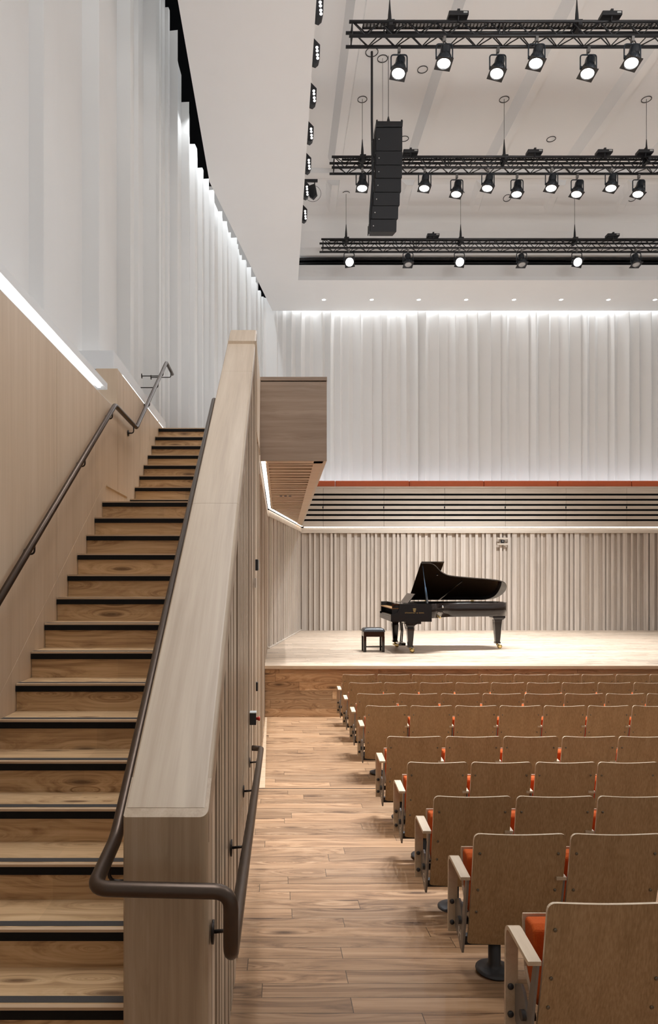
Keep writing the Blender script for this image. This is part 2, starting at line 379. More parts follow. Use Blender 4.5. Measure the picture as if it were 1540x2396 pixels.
# ------------------------------------------------------------------ left wall
XL = -1.755
m = MB()
joints = [-1,2.2,3.8,5.41,6.56,7.45]
for a_, b_ in zip(joints, joints[1:]): m.box(XL-.03, XL, a_+.0028, b_-.0028, 0.1, 4.195)
wl = struct(m.build('wall_left', M['panel']))
m = MB()
joints = [7.45,7.72,8.65,9.3,10.4]
for a_, b_ in zip(joints, joints[1:]): m.box(XL-.03, XL, a_+.0028, b_-.0028, 2.8, 4.655)
m.box(-1.99, XL-.002, 7.45, 7.48, 4.2, 4.66)
m.build('upper_panel', M['panel'], wl)
# skirting board following the stairs
m = MB()
def sk(d0, z0, d1, z1, h): m.prism_x([(d0,z0),(d1,z1),(d1,z1+h),(d0,z0+h)], XL-.001, XL+.0008)
sk(2.4,NZ0+(2.4-ND0)*RI/G, 6.8, topz+.0, .135); sk(6.8, topz-.15, 8.0, topz-.15, .34); sk(8.0,topz+.12,10.0,topz+.12+2.0*.1797/.2737,.12)
m.build('skirting', M['panel'], wl)
m = MB(); m.box(XL, XL+.012, 6.95, 7.9, topz+.172, topz+.185); m.build('skirting_cap', M['panel'], wl)
# white ledges over the wooden wall
m = MB(); m.box(-2.25, XL-.001, -1, 7.45, 4.16, 4.2); m.box(-2.25, -1.78, -1, 7.11, 4.335, 4.40); m.box(-2.25,-1.90,-1,7.11,4.2,4.335)
struct(m.build('trim_4', M['white']))
m = MB(); m.box(-2.20,-1.80,7.46,10.9,4.72,4.86); m.box(-2.20,-1.80,7.46,7.85,4.66,4.72); m.box(-2.20,XL-.001,7.48,10.9,4.62,4.655)
struct(m.build('trim_5', M['white']))
for (a_, b_), lab in zip(((-.6,4.86),(4.9,6.96)), ('bright white linear LED strip under the white ledge, nearest the camera','second LED strip further up the same white ledge')):
    m = MB(); m.box(-1.84,-1.812,a_,b_,4.315,4.334); tag(m.build('led_strip', M['led']), lab, 'light')
m = MB(); m.box(-1.85,-1.80,7.9,10.8,4.695,4.72); tag(m.build('led_strip', M['led']), 'LED strip above the upper wooden wall panels beside the handrail', 'light')

# ------------------------------------------------------------------ pleated white walls
def pleated(name, path, z0, ztop, seed, widths, depths, mat, parent=None, side=1, flip=False):
    r = random.Random(seed); pts = []; tops = []
    m = MB()
    for (ax, ay), (bx, by) in zip(path, path[1:]):
        a = Vector((ax, ay)); b = Vector((bx, by)); L_ = (b-a).length; t = (b-a)/L_; n = Vector((t.y,-t.x))*side; q = 0
        while q < L_:
            w = min(r.choice(widths), L_-q); dp = r.choice(depths)
            if L_-q-w < .08: w = L_-q
            # gentle rise then quick return
            k = r.choice([.55,.7,.85])
            if flip: k = .04
            A = a+t*q; B = a+t*(q+w*k)+n*dp; B2 = a+t*(q+w*min(k+.08,.95))+n*dp*.95; Cc = a+t*(q+w)
            if flip: B2 = a+t*(q+w*.35)+n*dp*r.choice([.95,.6,.3])
            zt = ztop(a+t*(q+w*.5))
            for u, v in ((A,B),(B,B2),(B2,Cc)):
                m.add([(u.x,u.y,z0),(v.x,v.y,z0),(v.x,v.y,zt),(u.x,u.y,zt)], [(0,1,2,3)])
                un, vn = u-n*.03, v-n*.03
                m.add([(u.x,u.y,zt),(v.x,v.y,zt),(vn.x,vn.y,zt),(un.x,un.y,zt)], [(0,1,2,3)])
            q += w
    return m.build(name, mat, parent)
def ztop_l(p):
    d = p.y
    if d < 12.3: return 13.4
    tb = [(12.3,12.75),(12.75,12.3),(13.6,11.3),(14.05,10.9),(14.6,10.8),(20.2,10.55)]
    for (a, za), (b, zb) in zip(tb, tb[1:]):
        if a <= d <= b: return za+(zb-za)*(d-a)/(b-a)
    return 10.6
starts = [(-1,.1),(1.2,.14),(2.9,.12),(4.4,.1),(6.02,.11),(7.65,.175),(9.3,.05)]
for (d_a, dp), (d_b, _) in zip(starts, starts[1:]):
    struct(pleated('wall_left_upper', [(-2.20,d_a),(-2.20,d_b)], 4.2, ztop_l, 2, [9], [dp], M['pleat'], flip=True))
struct(pleated('wall_left_upper', [(-2.20,9.3),(-2.10,12.0)], 4.2, ztop_l, 9, [.22,.34,.5,.6], [.06,.12,.18,.2], M['pleat'], flip=True))
struct(pleated('wall_left_upper', [(-2.10,12.0),(-.48,20.2)], 4.2, ztop_l, 15, [.24,.3,.4,.5], [.06,.1,.15], M['pleat'], flip=True))
YB = 20.1
struct(pleated('wall_back', [(-.60,YB),(12,YB)], 4.9, lambda p: 10.6, 31, [.24,.28,.30,.34], [.05,.08,.11], M['pleat']))
m = MB(); m.box(-.6,12,20.2,20.3,0,14.2); m.box(-2.6,-2.5,-1,20.3,4,14.2); struct(m.build('wall_void_shade', M['void']))  # black sheets in place of the unlit depth behind the slot
m = MB(); m.box(-2.6,.40,-1,20.3,14.0,14.1); struct(m.build('ceiling_void_shade', M['void']))  # black sheet in place of the darkness above the soffit slot

# ------------------------------------------------------------------ soffit and ceiling
ZF = 10.17
XE = .51
m = MB()
m.prism_z([(-1.36,-1),(XE,-1),(XE,17.9),(XE,19.95),(-.18,19.95),(-1.36,13.45)], ZF, ZF+.10)
m.box(XE,12,17.9,19.95,ZF,ZF+.10)
struct(m.build('ceiling_soffit', M['white']))
m = MB(); m.box(XE-.03,XE,-1,17.9,ZF+.1,12.3); m.box(XE,12,17.9,18.0,ZF+.1,10.57); struct(m.build('ceiling_fascia', M['ceil']))
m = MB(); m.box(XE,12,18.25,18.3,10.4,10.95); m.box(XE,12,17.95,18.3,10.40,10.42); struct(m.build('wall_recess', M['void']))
m = MB(); m.tube([(XE,18.05,10.79),(12,18.05,10.79)], .03, 8); m.tube([(XE,18.12,10.72),(12,18.12,10.72)], .02, 8)
tag(m.build('service_pipe', M['dark_m']), 'long dark pipe running in the black recess behind the farthest truss', 'pipe')
# ceiling: flat bay, downstand, curved bay
m = MB()
pr = [(-1,12.15),(16.3,12.15),(16.3,12.03),(16.5,12.03),(16.5,12.10)]
N_ = 10
for k in range(N_+1):
    a = PI/2*k/N_; pr.append((16.6+1.35*math.sin(a), 10.85+1.22*math.cos(a)))
pr.append((18.3,10.85)); up = [(y, 12.4) for y in (18.3, -1)]
m.prism_x(pr + up, XE-.02, 12); ce = struct(m.build('ceiling', M['ceil']))
def cz(d): 
    if d < 16.3: return 12.15
    if d < 16.6: return 12.1
    s = min(1,(d-16.6)/1.35); return 10.85+1.22*math.sqrt(max(0,1-s*s))
m = MB()
for X in (1.40,3.22,5.05,6.92,8.75,10.6):
    m.prism_y([(X-.26,12.16),(X-.13,11.92),(X+.04,11.92),(X+.10,12.16)], -1, 15.9)
    ds = [16.65,16.9,17.15,17.35,17.5]
    for a_, b_ in zip(ds, ds[1:]):
        def sec(d): return [(X-.26,d,cz(d)+.02),(X-.10,d,cz(d)-.13*(17.55-d)/.9),(X+.06,d,cz(d)-.13*(17.55-d)/.9),(X+.10,d,cz(d)+.02)]
        m.loft(sec(a_), sec(b_))
m.build('rib', M['ceil'], ce)
# right wall, outside the frame but part of the room
m = MB(); m.box(12,12.1,-1,20.3,4.2,12.4); struct(m.build('wall_right', M['white']))
m = MB(); m.box(11.95,12.05,-1,20,0,4.2); struct(m.build('wall_right_lower', M['pale']))

def at(x, y, d):   # photograph pixel and distance to a point
    return ((x-XV)*d/F, d, HC + (YV-y)*d/F)

# cover rings in the ceiling
def ring_mesh(r=.10):
    m = MB(); n = 28
    for k in range(n):
        a0, a1 = 2*PI*k/n, 2*PI*(k+1)/n
        o = [(r*math.cos(a), r*math.sin(a), 0) for a in (a0,a1)]; i = [((r-.012)*math.cos(a), (r-.012)*math.sin(a), 0) for a in (a0,a1)]
        m.add([(p[0],p[1],z) for z in (-.008,0) for p in (o[0],o[1],i[1],i[0])], [(0,1,2,3),(7,6,5,4),(0,4,5,1),(2,6,7,3)])
    return m
ring0 = None
for (x, y, lab) in ((989,162,'round ceiling cover ring, the one behind the nearest truss'),(946,324,'round ceiling cover ring half hidden behind the hanging speaker stack'),
                    (1290,325,'round ceiling cover ring above the middle truss, between two suspension cables'),(1187,491,'round ceiling cover ring below the middle truss, near centre'),(1480,491,'round ceiling cover ring below the middle truss, nearest the right edge')):
    d = 9.77*F/(YV-y) if y < 400 else 17.2
    z = cz(d)
    p = at(x, y, d)
    if ring0 is None: ring0 = ring_mesh().build('ceiling_ring', M['dark_m']); o = ring0
    else: o = ring0.copy(); C.objects.link(o)
    if y > 400: o.rotation_euler = (R(-25),0,0)
    o.location = (p[0], d, z-.004 if y < 400 else z-.01); tag(o, lab, 'ceiling ring', 'round cover rings in the ceiling')

# ------------------------------------------------------------------ trusses
HT = .2156
def truss(d, z, x0, x1, label):
    t = thing('lighting_truss', label, 'truss', (x0, d, z), 'black lighting trusses')
    Lx = x1-x0
    for dy in (0, HT):
        for dz in (0, -HT):
            MB().tube([(0 if dy == 0 else -.03, dy, dz), (Lx, dy, dz)], .025, 10).build('chord', M['trussm'], t)
    per = .42
    def zig(y0, z0, y1, z1, ph):
        m = MB(); k = 0; q = .05 + ph
        while q + per/2 < Lx:
            a = (q, y0, z0) if k % 2 == 0 else (q, y1, z1); b = (q+per/2, y1, z1) if k % 2 == 0 else (q+per/2, y0, z0)
            m.tube([a, b], .009, 6); q += per/2; k += 1
        m.tube([(.05,y0,z0),(.05,y1,z1)], .009, 6)
        if ph == 0:
            for qq in (2.3, 2.36): m.tube([(qq,y0,z0),(qq,y1,z1)], .012, 6)
        return m
    for a in ((0,0,0,-HT,0),(HT,0,HT,-HT,.05),(0,0,HT,0,.02),(0,-HT,HT,-HT,.07)):
        zig(*a).build('lattice', M['trussm'], t)
    # perforated cable tray on the far upper side
    m = MB(); ty = HT-.04
    for k in range(5): m.box(.22, Lx, ty-.11+k*.026, ty-.11+k*.026+.014, .035, .038)
    q = .22
    while q < Lx: m.box(q, q+.022, ty-.11, ty+.01, .034, .037); q += .055
    m.box(.22, Lx, ty+.01, ty+.013, .034, .075)
    m.build('cable_tray', M['trussm'], t)
    return t
T = [(10.45,51,1.078,6.55),(13.85,367,1.077,8.35),(17.0,559.7,1.06,9.95)]
TL = ['black box truss nearest the camera, at the top of the hall','black box truss in the middle, behind the hanging speaker stack','black box truss farthest away, in front of the dark recess']
TZ = []
for (d, y, x0, x1), lab in zip(T, TL):
    z = HC + (YV-y)*d/F; TZ.append(z); truss(d, z, x0, x1, lab)

# suspension cables
def suspension(x, ti, lab, ringy=None):
    d, y, x0, x1 = T[ti]; X = (x-XV)*(d+HT/2)/F; z = TZ[ti]
    t = thing('suspension_cable', lab, 'cable', (X, d+HT/2, z), 'steel cables holding the trusses')
    zc = 12.15 if d < 15 else cz(17.05)
    MB().tube([(0,0,.25),(0,0,zc-z)], .006, 6).build('wire', M['steel'], t)
    MB().tube([(0,0,.06),(0,0,.12),(0,0,.2),(0,0,.30),(0,0,.42)], .01, 8, rr=[.014,.03,.026,.016,.008]).build('shackle', M['black'], t)
    m = MB(); m.box(-.05,.07,-.05,.05,-.02,.09); m.tube([(-.05,0,.02),(-.09,0,-.05),(-.05,0,-.12)], .01, 6); m.box(-.03,.03,-.13,.13,-.06,-.02); m.build('clamp', M['black'], t)
    ring_mesh(.10).build('ceiling_ring', M['dark_m'], t, M=Matrix.Translation((0,0,zc-z-.003)))
    return t
nm = ['nearest truss','middle truss','farthest truss']
for ti, xs in ((0,(912,1350)),(1,(848,1180,1513)),(2,(810,1078,1345))):
    for k, x in enumerate(xs):
        suspension(x, ti, 'thin steel suspension cable holding the %s, %s from the left' % (nm[ti], ['first','second','third'][k]))

# control boxes on top of the trusses
dbx = None
for ti, xs in ((0,(1071,1428)),(1,(960,1250,1413,1508)),(2,(1013,1433))):
    for k, x in enumerate(xs):
        d = T[ti][0]; X = (x-XV)*d/F
        lab = 'flat black control box clamped on top of the %s, %s from the left' % (nm[ti], ['first','second','third','fourth'][k])
        if dbx is None:
            dbx = thing('control_box', lab, 'control box', (0,0,0), 'black control boxes on the trusses')
            m = MB(); m.box(-.15,.15,-.08,.08,.045,.11); m.build('case', M['black'], dbx, .006)
            m = MB(); m.box(.07,.13,-.083,-.07,.07,.095); m.build('label_plate', M['lgrey'], dbx)
            m = MB(); m.tube([(0,-.03,-.03),(0,-.05,.03),(0,-.05,.14)], .012, 8); m.box(-.02,.02,-.07,-.02,.12,.145); m.build('clamp', M['black'], dbx); o = dbx
        else:
            o = copy_tree(dbx)
            tag(o, lab, 'control box', 'black control boxes on the trusses')
        o.location = (X, d, TZ[ti])

# ------------------------------------------------------------------ lamps
def par(lit=True):
    t = thing('stage_lamp', '', 'stage lamp')
    m = MB(); m.box(-.02,.02,-.03,.03,-.075,.0); m.tube([(0,0,0),(0,.035,.02),(0,.04,-.03)], .009, 6); m.tube([(0,0,-.07),(0,0,-.11)], .012, 8); m.build('clamp', M['steel'], t)
    m = MB(); m.tube(fillet([(-.125,0,-.335),(-.125,0,-.105),(.125,0,-.105),(.125,0,-.335)], .045, 5), .011, 8); m.build('yoke', M['parb'], t)
    Mh = Matrix.Translation((0,0,-.33))
    hd = bpy.data.objects.new('lamp_housing', None)
    m = MB(); m.lathe([(.03,.20),(.07,.195),(.075,.17),(.078,.06),(.082,.05),(.108,.0),(.112,-.03),(.106,-.075),(.098,-.078),(.098,-.06)], 28)
    for k in range(20):
        a = 2*PI*k/20; c, s = math.cos(a), math.sin(a)
        m.tube([(.08*c,.08*s,.07),(.108*c,.108*s,.005),(.112*c,.112*s,-.05)], .004, 4)
    m.tube([(-.135,0,0),(-.1,0,0)], .018, 8); m.tube([(.1,0,0),(.135,0,0)], .018, 8)
    h = m.build('lamp_housing', M['parb'], t); h.location = (0,0,-.33)
    m = MB(); m.lathe([(.097,-.074),(.07,-.084),(.0,-.088)], 24); m.build('lens', M['lens'] if lit else M['lens_off'], h)
    m = MB(); g = .122
    n = 24
    for k in range(n):
        a0, a1 = 2*PI*k/n+PI/4, 2*PI*(k+1)/n+PI/4
        def sq(a):
            c, s = math.cos(a), math.sin(a); q = g/max(abs(c),abs(s)); return (c*q, s*q)
        o0, o1 = sq(a0), sq(a1); i0, i1 = (.1*math.cos(a0),.1*math.sin(a0)), (.1*math.cos(a1),.1*math.sin(a1))
        m.add([(p[0],p[1],z) for z in (-.088,-.082) for p in (o0,o1,i1,i0)], [(0,1,2,3),(7,6,5,4),(0,4,5,1),(2,6,7,3)])
    m.build('gel_frame', M['black'], h)
    return t
lit0, off0 = par(True), par(False)
used = {'l': False, 'o': False}
ordn = ['first','second','third','fourth','fifth','sixth','seventh','eighth','ninth','tenth','eleventh']
def lamp(ti, k, x, far, lit, ax, ay, drop, label, power, target=None, size=55):
    d = T[ti][0] + (HT if far else 0); X = (x-XV)*d/F; z = TZ[ti] - HT
    src = lit0 if lit else off0; key = 'l' if lit else 'o'
    if not used[key]: o = src; used[key] = True
    else: o = copy_tree(src)
    o.location = (X, d, z-.02); tag(o, label, 'stage lamp', 'stage lamps on the %s' % nm[ti])
    h = [c for c in o.children if c.name.startswith('lamp_housing')][0]
    h.rotation_euler = (R(ax), R(ay), 0)
    if lit:
        ld = bpy.data.lights.new('lamp_beam', 'SPOT'); ld.energy = power; ld.spot_size = R(size); ld.spot_blend = .6; ld.shadow_soft_size = .05; ld.color = (.88,.94,1)
        lo = bpy.data.objects.new('lamp_beam', ld); C.objects.link(lo)
        hz = Vector((X, d, z-.02-.33)); 
        dirv = Euler((R(ax),R(ay),0)).to_matrix() @ Vector((0,0,-1))
        lo.location = hz + dirv*.12
        tv = (Vector(target)-lo.location).normalized() if target else dirv
        lo.rotation_euler = tv.to_track_quat('-Z','Y').to_euler()
# T1: lamps over the stalls, T2: over the stage
P1, P2, P3 = 1500, 1450, 260
for k, (x, far, ax, ay) in enumerate(((934,1,-10,10),(1040,0,-6,8),(1165,1,-8,14),(1256,0,-6,12),(1377,1,-8,14),(1480,0,-8,16))):
    lamp(0, k, x, far, True, ax, ay, 0, 'lit black stage lamp, %s from the left on the nearest truss' % ordn[k], P1, target=(.5+k*.45, 8.6+.5*(k%2), 0), size=50)
for k, (x, far, ax, ay) in enumerate(((848,0,-8,4),(994,0,-6,8),(1069,1,-6,10),(1142,0,-6,12),(1210,1,-6,8),(1291,0,-8,10),(1351,1,-6,14),(1431,0,-8,12),(1495,1,-6,16))):
    lamp(1, k, x, far, True, ax, ay, 0, 'lit black stage lamp, %s from the left on the middle truss' % ordn[k], P2, target=((x-XV)*14/F+.1, 14.6+2.2*(k%2), ZS), size=64)
for k, (x, lit, ay) in enumerate(((817,1,-8),(955,0,0),(1075,1,6),(1221,0,0),(1350,1,10),(1488,0,0))):
    lamp(2, k, x, False, bool(lit), -62 if lit else -14, ay, 0, '%s black stage lamp, %s from the left on the farthest truss' % ('lit' if lit else 'unlit', ordn[k]), P3, target=((x-XV)*17/F, 5, 0), size=60)

# wash lights along the soffit edge
w0 = None
for k, (y, d) in enumerate(((10,9.50),(115,10.31),(217,11.23),(305,12.18),(378,13.09),(440,13.98),(497,14.91))):
    lab = 'black four-lens wash light on the soffit edge, %s from the top' % ordn[k]
    if w0 is None:
        w0 = thing('wash_light', lab, 'wash light', (0,0,0), 'wash lights along the soffit edge'); o = w0
        m = MB(); m.loft([(0,0,.39),(.115,0,.27),(.108,0,.05),(.06,0,.0),(0,0,.03)],[(0,.16,.37),(.10,.16,.27),(.095,.16,.07),(.05,.16,.03),(0,.16,.05)]); m.build('housing', M['black'], w0, .004)
        for j in range(4):
            Mx = Matrix.Translation((.078-.004*(3-j),-.001,.225-j*.05-(.012 if j > 1 else 0))) @ Matrix.Rotation(R(90),4,'X')
            m = MB(); m.lathe([(.022,0),(.022,.003),(.015,.006),(.0,.007)], 16, M=Mx); m.build('lens', M['wash'], w0)
    else:
        o = copy_tree(w0); tag(o, lab, 'wash light', 'wash lights along the soffit edge')
    o.location = (XE+.002, d, 10.15)
# bracket arm with a small black floodlight
t = thing('arm_floodlight', 'small unlit black floodlight on a bracket arm beside the soffit edge', 'floodlight', (XE, 14.2, 10.62))
m = MB(); m.box(0.001,.30,-.02,.02,-.02,.03); m.build('arm', M['black'], t)
m = MB(); m.tube([(.24,0,-.02),(.24,0,-.1)], .012, 8); m.build('yoke', M['black'], t)
m = MB(); m.loft([(.12,-.05,-.12),(.24,-.09,-.10),(.28,-.06,-.30),(.20,-.03,-.38),(.12,-.02,-.32)],[(.14,.03,-.12),(.26,0,-.10),(.30,.02,-.30),(.22,.04,-.38),(.14,.05,-.32)]); m.build('housing', M['black'], t, .004)
m = MB(); m.tube([(.05,0,-.3)]+[(.2+.17*math.cos(a),0,-.26+.17*math.sin(a)) for a in [R(-150+k*15) for k in range(16)]]+[(.24,0,-.04)], .004, 5); m.build('safety_cable', M['black'], t)

# downlights in the soffit over the stage back
d0_ = None
for k, x in enumerate((758,870,980,1091,1203,1313,1424,1533)):
    d = (ZF-HC)*F/(YV-701); X = (x-XV)*d/F
    lab = 'small round recessed downlight in the soffit above the back wall, %s from the left' % ordn[k]
    if d0_ is None:
        d0_ = thing('downlight', lab, 'downlight', (0,0,0), 'recessed downlights in the soffit'); o = d0_
        MB().lathe([(.075,0),(.075,-.006),(.055,-.008),(.055,0)], 20).build('trim_ring', M['white'], d0_)
        MB().lathe([(.054,-.004),(.03,-.007),(.0,-.007)], 20).build('lens', M['dl'], d0_)
    else: o = copy_tree(d0_); tag(o, lab, 'downlight', 'recessed downlights in the soffit')
    o.location = (X, d, ZF)

# ------------------------------------------------------------------ line array loudspeaker
DS = 12.7
sp0 = thing('speaker_stack', 'tall black hanging column of seven loudspeaker cabinets', 'loudspeaker', at(911,285,DS))
W = .245
m = MB(); m.box(-W,W,-.02,.34,-.10,0); m.box(-W,-W+.03,-.02,.02,0,.03); m.box(W-.03,W,-.02,.02,0,.03); m.build('top_frame', M['black'], sp0, .006)
z = -.105; y = 0; ang = 0; xo = 0
for k, (h, a, sx) in enumerate(((.44,0,0),(.258,1,0),(.242,2,-.005),(.25,4,-.018),(.24,6,-.04),(.235,8,-.065),(.228,10,-.09))):
    m = MB(); m.loft([(-W,0,0),(W,0,0),(W-.02,.32,-.02),(-W+.02,.32,-.02)], [(-W,0,-h+.010),(W,0,-h+.010),(W-.02,.32,-h+.03),(-W+.02,.32,-h+.03)])
    Mx = Matrix.Translation((sx, y, z)) @ Matrix.Rotation(R(a), 4, 'X')
    cab = m.build('cabinet', M['spk'], sp0, .006, M=Mx)
    m = MB(); m.lathe([(.012,0),(.012,.006),(0,.007)], 12, M=Matrix.Translation((-W+.055,-.002,-h*.5)) @ Matrix.Rotation(R(90),4,'X')); m.build('badge', M['chrome'], cab, M=Mx)
    m = MB()
    for q in (.05,.17,.28): m.box(-W-.012,-W+.002,q,q+.03,-h+.03,-.03)
    m.build('rigging_plate', M['dark_m'], cab, M=Mx)
    z -= h*math.cos(R(a)); y += h*math.sin(R(a))
m = MB(); m.tube([(0,.1,0),(0,.1,.08),(0,.1,.16)], .02, 8, rr=[.03,.03,.012]); m.tube([(0,.1,.1),(0,.1,12.15-at(911,285,DS)[2])], .006, 6); m.build('suspension_wire', M['black'], sp0)
m = MB(); m.tube([(-.10,.16,0),(-.10,.16,12.15-at(911,285,DS)[2])], .004, 6); m.build('thin_wire', M['steel'], sp0)
ring_mesh().build('ceiling_ring', M['dark_m'], sp0, M=Matrix.Translation((-.10,.16,12.145-at(911,285,DS)[2])))
p0 = at(872,118,12.6)
m = MB(); m.tube([(p0[0],12.7,12.15),(p0[0],12.7,10.9),(p0[0]+.02,12.72,9.8),(p0[0]-.01,12.85,9.2),(p0[0]+.0,12.98,8.95)], .022, 8)
cb = tag(m.build('power_cable', M['black']), 'thick black cable hanging from the ceiling down the left side of the speaker stack', 'cable')
ring_mesh(.12).build('ceiling_ring', M['dark_m'], cb, M=Matrix.Translation((p0[0],12.7,12.145)))

# ------------------------------------------------------------------ side balcony
bz0, bz1, bd = 3.83, 4.87, 8.47
bal = thing('side_balcony', 'boxy timber side balcony above the aisle with a grey-brown end panel', 'balcony', (.18, bd, bz0))
def BP(mb, name, mat, bevel=0): return mb.build(name, mat, bal, bevel, M=Matrix.Translation((-.18,-bd,-bz0)))
m = MB(); m.box(-.228,.597,bd,bd+.04,bz0,bz1-.06); BP(m, 'end_panel', M['dark_panel'])
m = MB(); m.box(-.228,.600,bd-.004,bd+.08,bz1-.048,bz1); BP(m, 'top_rail', M['dark_panel'], .003)
m = MB(); m.box(-.22,.59,bd+.01,bd+.05,bz1-.07,bz1-.04); BP(m, 'shadow_gap', M['void'])  # shade between end panel and top rail, put in as a black strip
m = MB(); m.prism_z([(.557,bd+.04),(.597,bd+.04),(.66,19.5),(.62,19.5)], bz0, bz1); BP(m, 'side_panel', M['pale_x'])
# soffit border, slats and recess
m = MB()
m.prism_z([(-.15,bd+.04),(.557,bd+.04),(.557,bd+.20),(-.15,bd+.20)], bz0, bz0+.03)
m.prism_z([(.44,bd+.04),(.557,bd+.04),(.62,19.5),(.50,19.5)], bz0, bz0+.03)
m.prism_z([(-.16,bd+.2),(-.13,bd+.2),(-.12,14.5),(-.15,14.5)], bz0, bz0+.03)
BP(m, 'soffit_border', M['pale_y'])
m = MB(); m.box(-.22,.60,bd+.05,19.5,bz0+.18,bz0+.20); BP(m, 'soffit_backing', M['gap_shade'])
q = bd+.26
rs = random.Random(3)
while q < 19.2:
    w = rs.choice([.08,.11,.13])
    xl = -.13 if q < 14.3 else -.13 + (q-14.3)*.165
    xr = .44+.06*(q-bd)/11
    if xr - xl > .06:
        m = MB(); m.box(xl, xr, q, q+w, bz0+.0, bz0+.05); BP(m, 'soffit_slat', M['pale_y'])
    q += w + rs.choice([.12,.16])
m = MB()
for X in (.02,.10,.18): m.box(X, X+.045, 12.05, 12.12, bz0-.01, bz0+.06)
BP(m, 'speaker_ports', plain('blue_black_port', (.02,.03,.06), .5))
m = MB(); m.box(-.10,.33,10.0,10.03,bz0+.055,bz0+.12); BP(m, 'cable_bundle', M['void'])
m = MB(); m.box(-.218,-.168,bd+.05,14.45,bz0+.015,bz0+.03); tag(m.build('led_strip', M['led']), 'LED strip along the aisle wall underneath the side balcony', 'light')
m = MB(); m.prism_z([along(0,.07), along(Ls-.2,.07), along(Ls-.2,.11), along(0,.11)], bz0+.0, bz0+.015); tag(m.build('led_strip', M['led']), 'LED strip on top of the angled wall beside the stage', 'light')
m = MB(); m.box(.72,11.9,19.44,19.475,3.81,3.825); tag(m.build('led_strip', M['led']), 'long LED strip above the slatted back wall of the stage', 'light')

# slotted panels on the back balcony front
zs = [HC+(YV-y)*19.5/F for y in (1141,1158,1170,1182,1194,1205.6,1217.5,1233)]
ybp = 19.42
jx = [606,756.4,898.6,1041,1183,1325,1467,1609]
for k, (xa, xb) in enumerate(zip(jx, jx[1:])):
    X0, X1 = (xa-XV)*ybp/F, (xb-XV)*ybp/F
    if k == 0: X0 = .56
    t = thing('slotted_panel', 'pale slotted timber panel below the orange cushions, %s from the left' % ordn[k], 'wall panel', ((X0+X1)/2, ybp, zs[-1]), 'slotted timber panels on the back balcony')
    w = (X1-X0)/2-.004
    MB().box(-w-.004,w+.004,.035,.05,0,zs[0]-zs[-1]).build('black_backing', M['void'], t)
    for a, b in zip(zs, zs[1:]):
        top = a - zs[-1] - (.028 if a != zs[0] else 0); bot = b - zs[-1] + (.028 if b != zs[-1] else 0)
        m = MB(); m.box(-w, w, 0, .035, bot, top); m.build('board', M['pale_x'], t)
    m = MB(); m.box(w-.018,w+.012,-.003,.0,zs[4]-zs[-1]+.04,zs[3]-zs[-1]-.04); m.build('notch', M['void'], t)
m = MB(); m.box(.56,12,19.40,19.62,zs[0]-.02,zs[0]+.02); struct(m.build('trim_6', M['pale_x']))
cx = [590,784.5,958,1132,1305,1478,1652]
for k, (xa, xb) in enumerate(zip(cx, cx[1:])):
    X0, X1 = (xa-XV)*19.5/F, (xb-XV)*19.5/F
    if k == 0: X0 = .2
    m = MB(); m.box(X0+.006, X1-.006, 19.48, 19.60, zs[0]+.02, zs[0]+.195)
    tag(m.build('bench_cushion', M['orange2'], bevel=.02), 'long orange upholstered bench back along the rear balcony, %s from the left' % ordn[k], 'cushion', 'orange bench backs on the rear balcony')
m = MB(); m.box(.5,12,19.62,20.2,4.6,4.64); struct(m.build('floor_gallery', M['floor']))

# camera on the back wall
t = thing('wall_camera', 'small black camera set in a wooden frame high on the slatted stage wall', 'camera', (at(1176,1267,19.45)[0], 19.47, at(1176,1267,19.45)[2]))
m = MB()
for zz in (.085,-.075): m.box(-.155,.155,-.045,0,zz-.022,zz+.022)
m.build('bracket', M['pale_x'], t)
MB().box(-.045,.045,-.05,0,-.045,.04).build('case', M['black'], t, .004)
MB().lathe([(.02,0),(.018,.02),(0,.022)], 14, M=Matrix.Translation((-.004,-.05,.0)) @ Matrix.Rotation(R(90),4,'X')).build('lens', M['grey_m'], t)

# ------------------------------------------------------------------ handrails
RR = .0245
XR = -1.685
hr = thing('wall_handrail', 'bronze handrail on brackets along the wooden wall left of the stairs', 'handrail', (XR, 2.6, 1.25))
o_ = Matrix.Translation((-XR, -2.6, -1.25))
pth = fillet([(XR,2.9,2.256-(4.135-2.9)*.655),(XR,7.04,4.158),(XR,8.10,4.157),(XR,10.27,5.615),(XR,10.85,5.61)], .05, 4)
MB().tube(pth, RR, 16).build('rail', M['bronze'], hr, M=o_)
def bracket(par, o_, wx, rx, d, zr, sgn=1):
    """rosette on the wall at wx, arm out and up to the rail at rx"""
    m = MB(); m.lathe([(.036,0),(.036,.008),(.0,.009)], 16, M=Matrix.Translation((wx,d,zr-.095)) @ Matrix.Rotation(R(90*sgn),4,'Y'))
    m.tube(fillet([(wx,d,zr-.095),(rx,d,zr-.095),(rx,d,zr-RR)], .03, 4), .007, 8)
    return m.build('bracket', M['bronze_d'], par, M=o_)
def rail_z(d):
    if d < 7.04: return 4.158-(7.04-d)*.655
    if d < 8.1: return 4.157
    if d < 10.27: return 4.157+(d-8.1)*.672
    return 5.612
for d in (3.6,4.72,5.95,6.93,7.95,8.93): bracket(hr, o_, XL+.004, XR, d, rail_z(d))
for d in (9.55,9.98,10.7): bracket(hr, o_, -2.0, XR, d, rail_z(d))

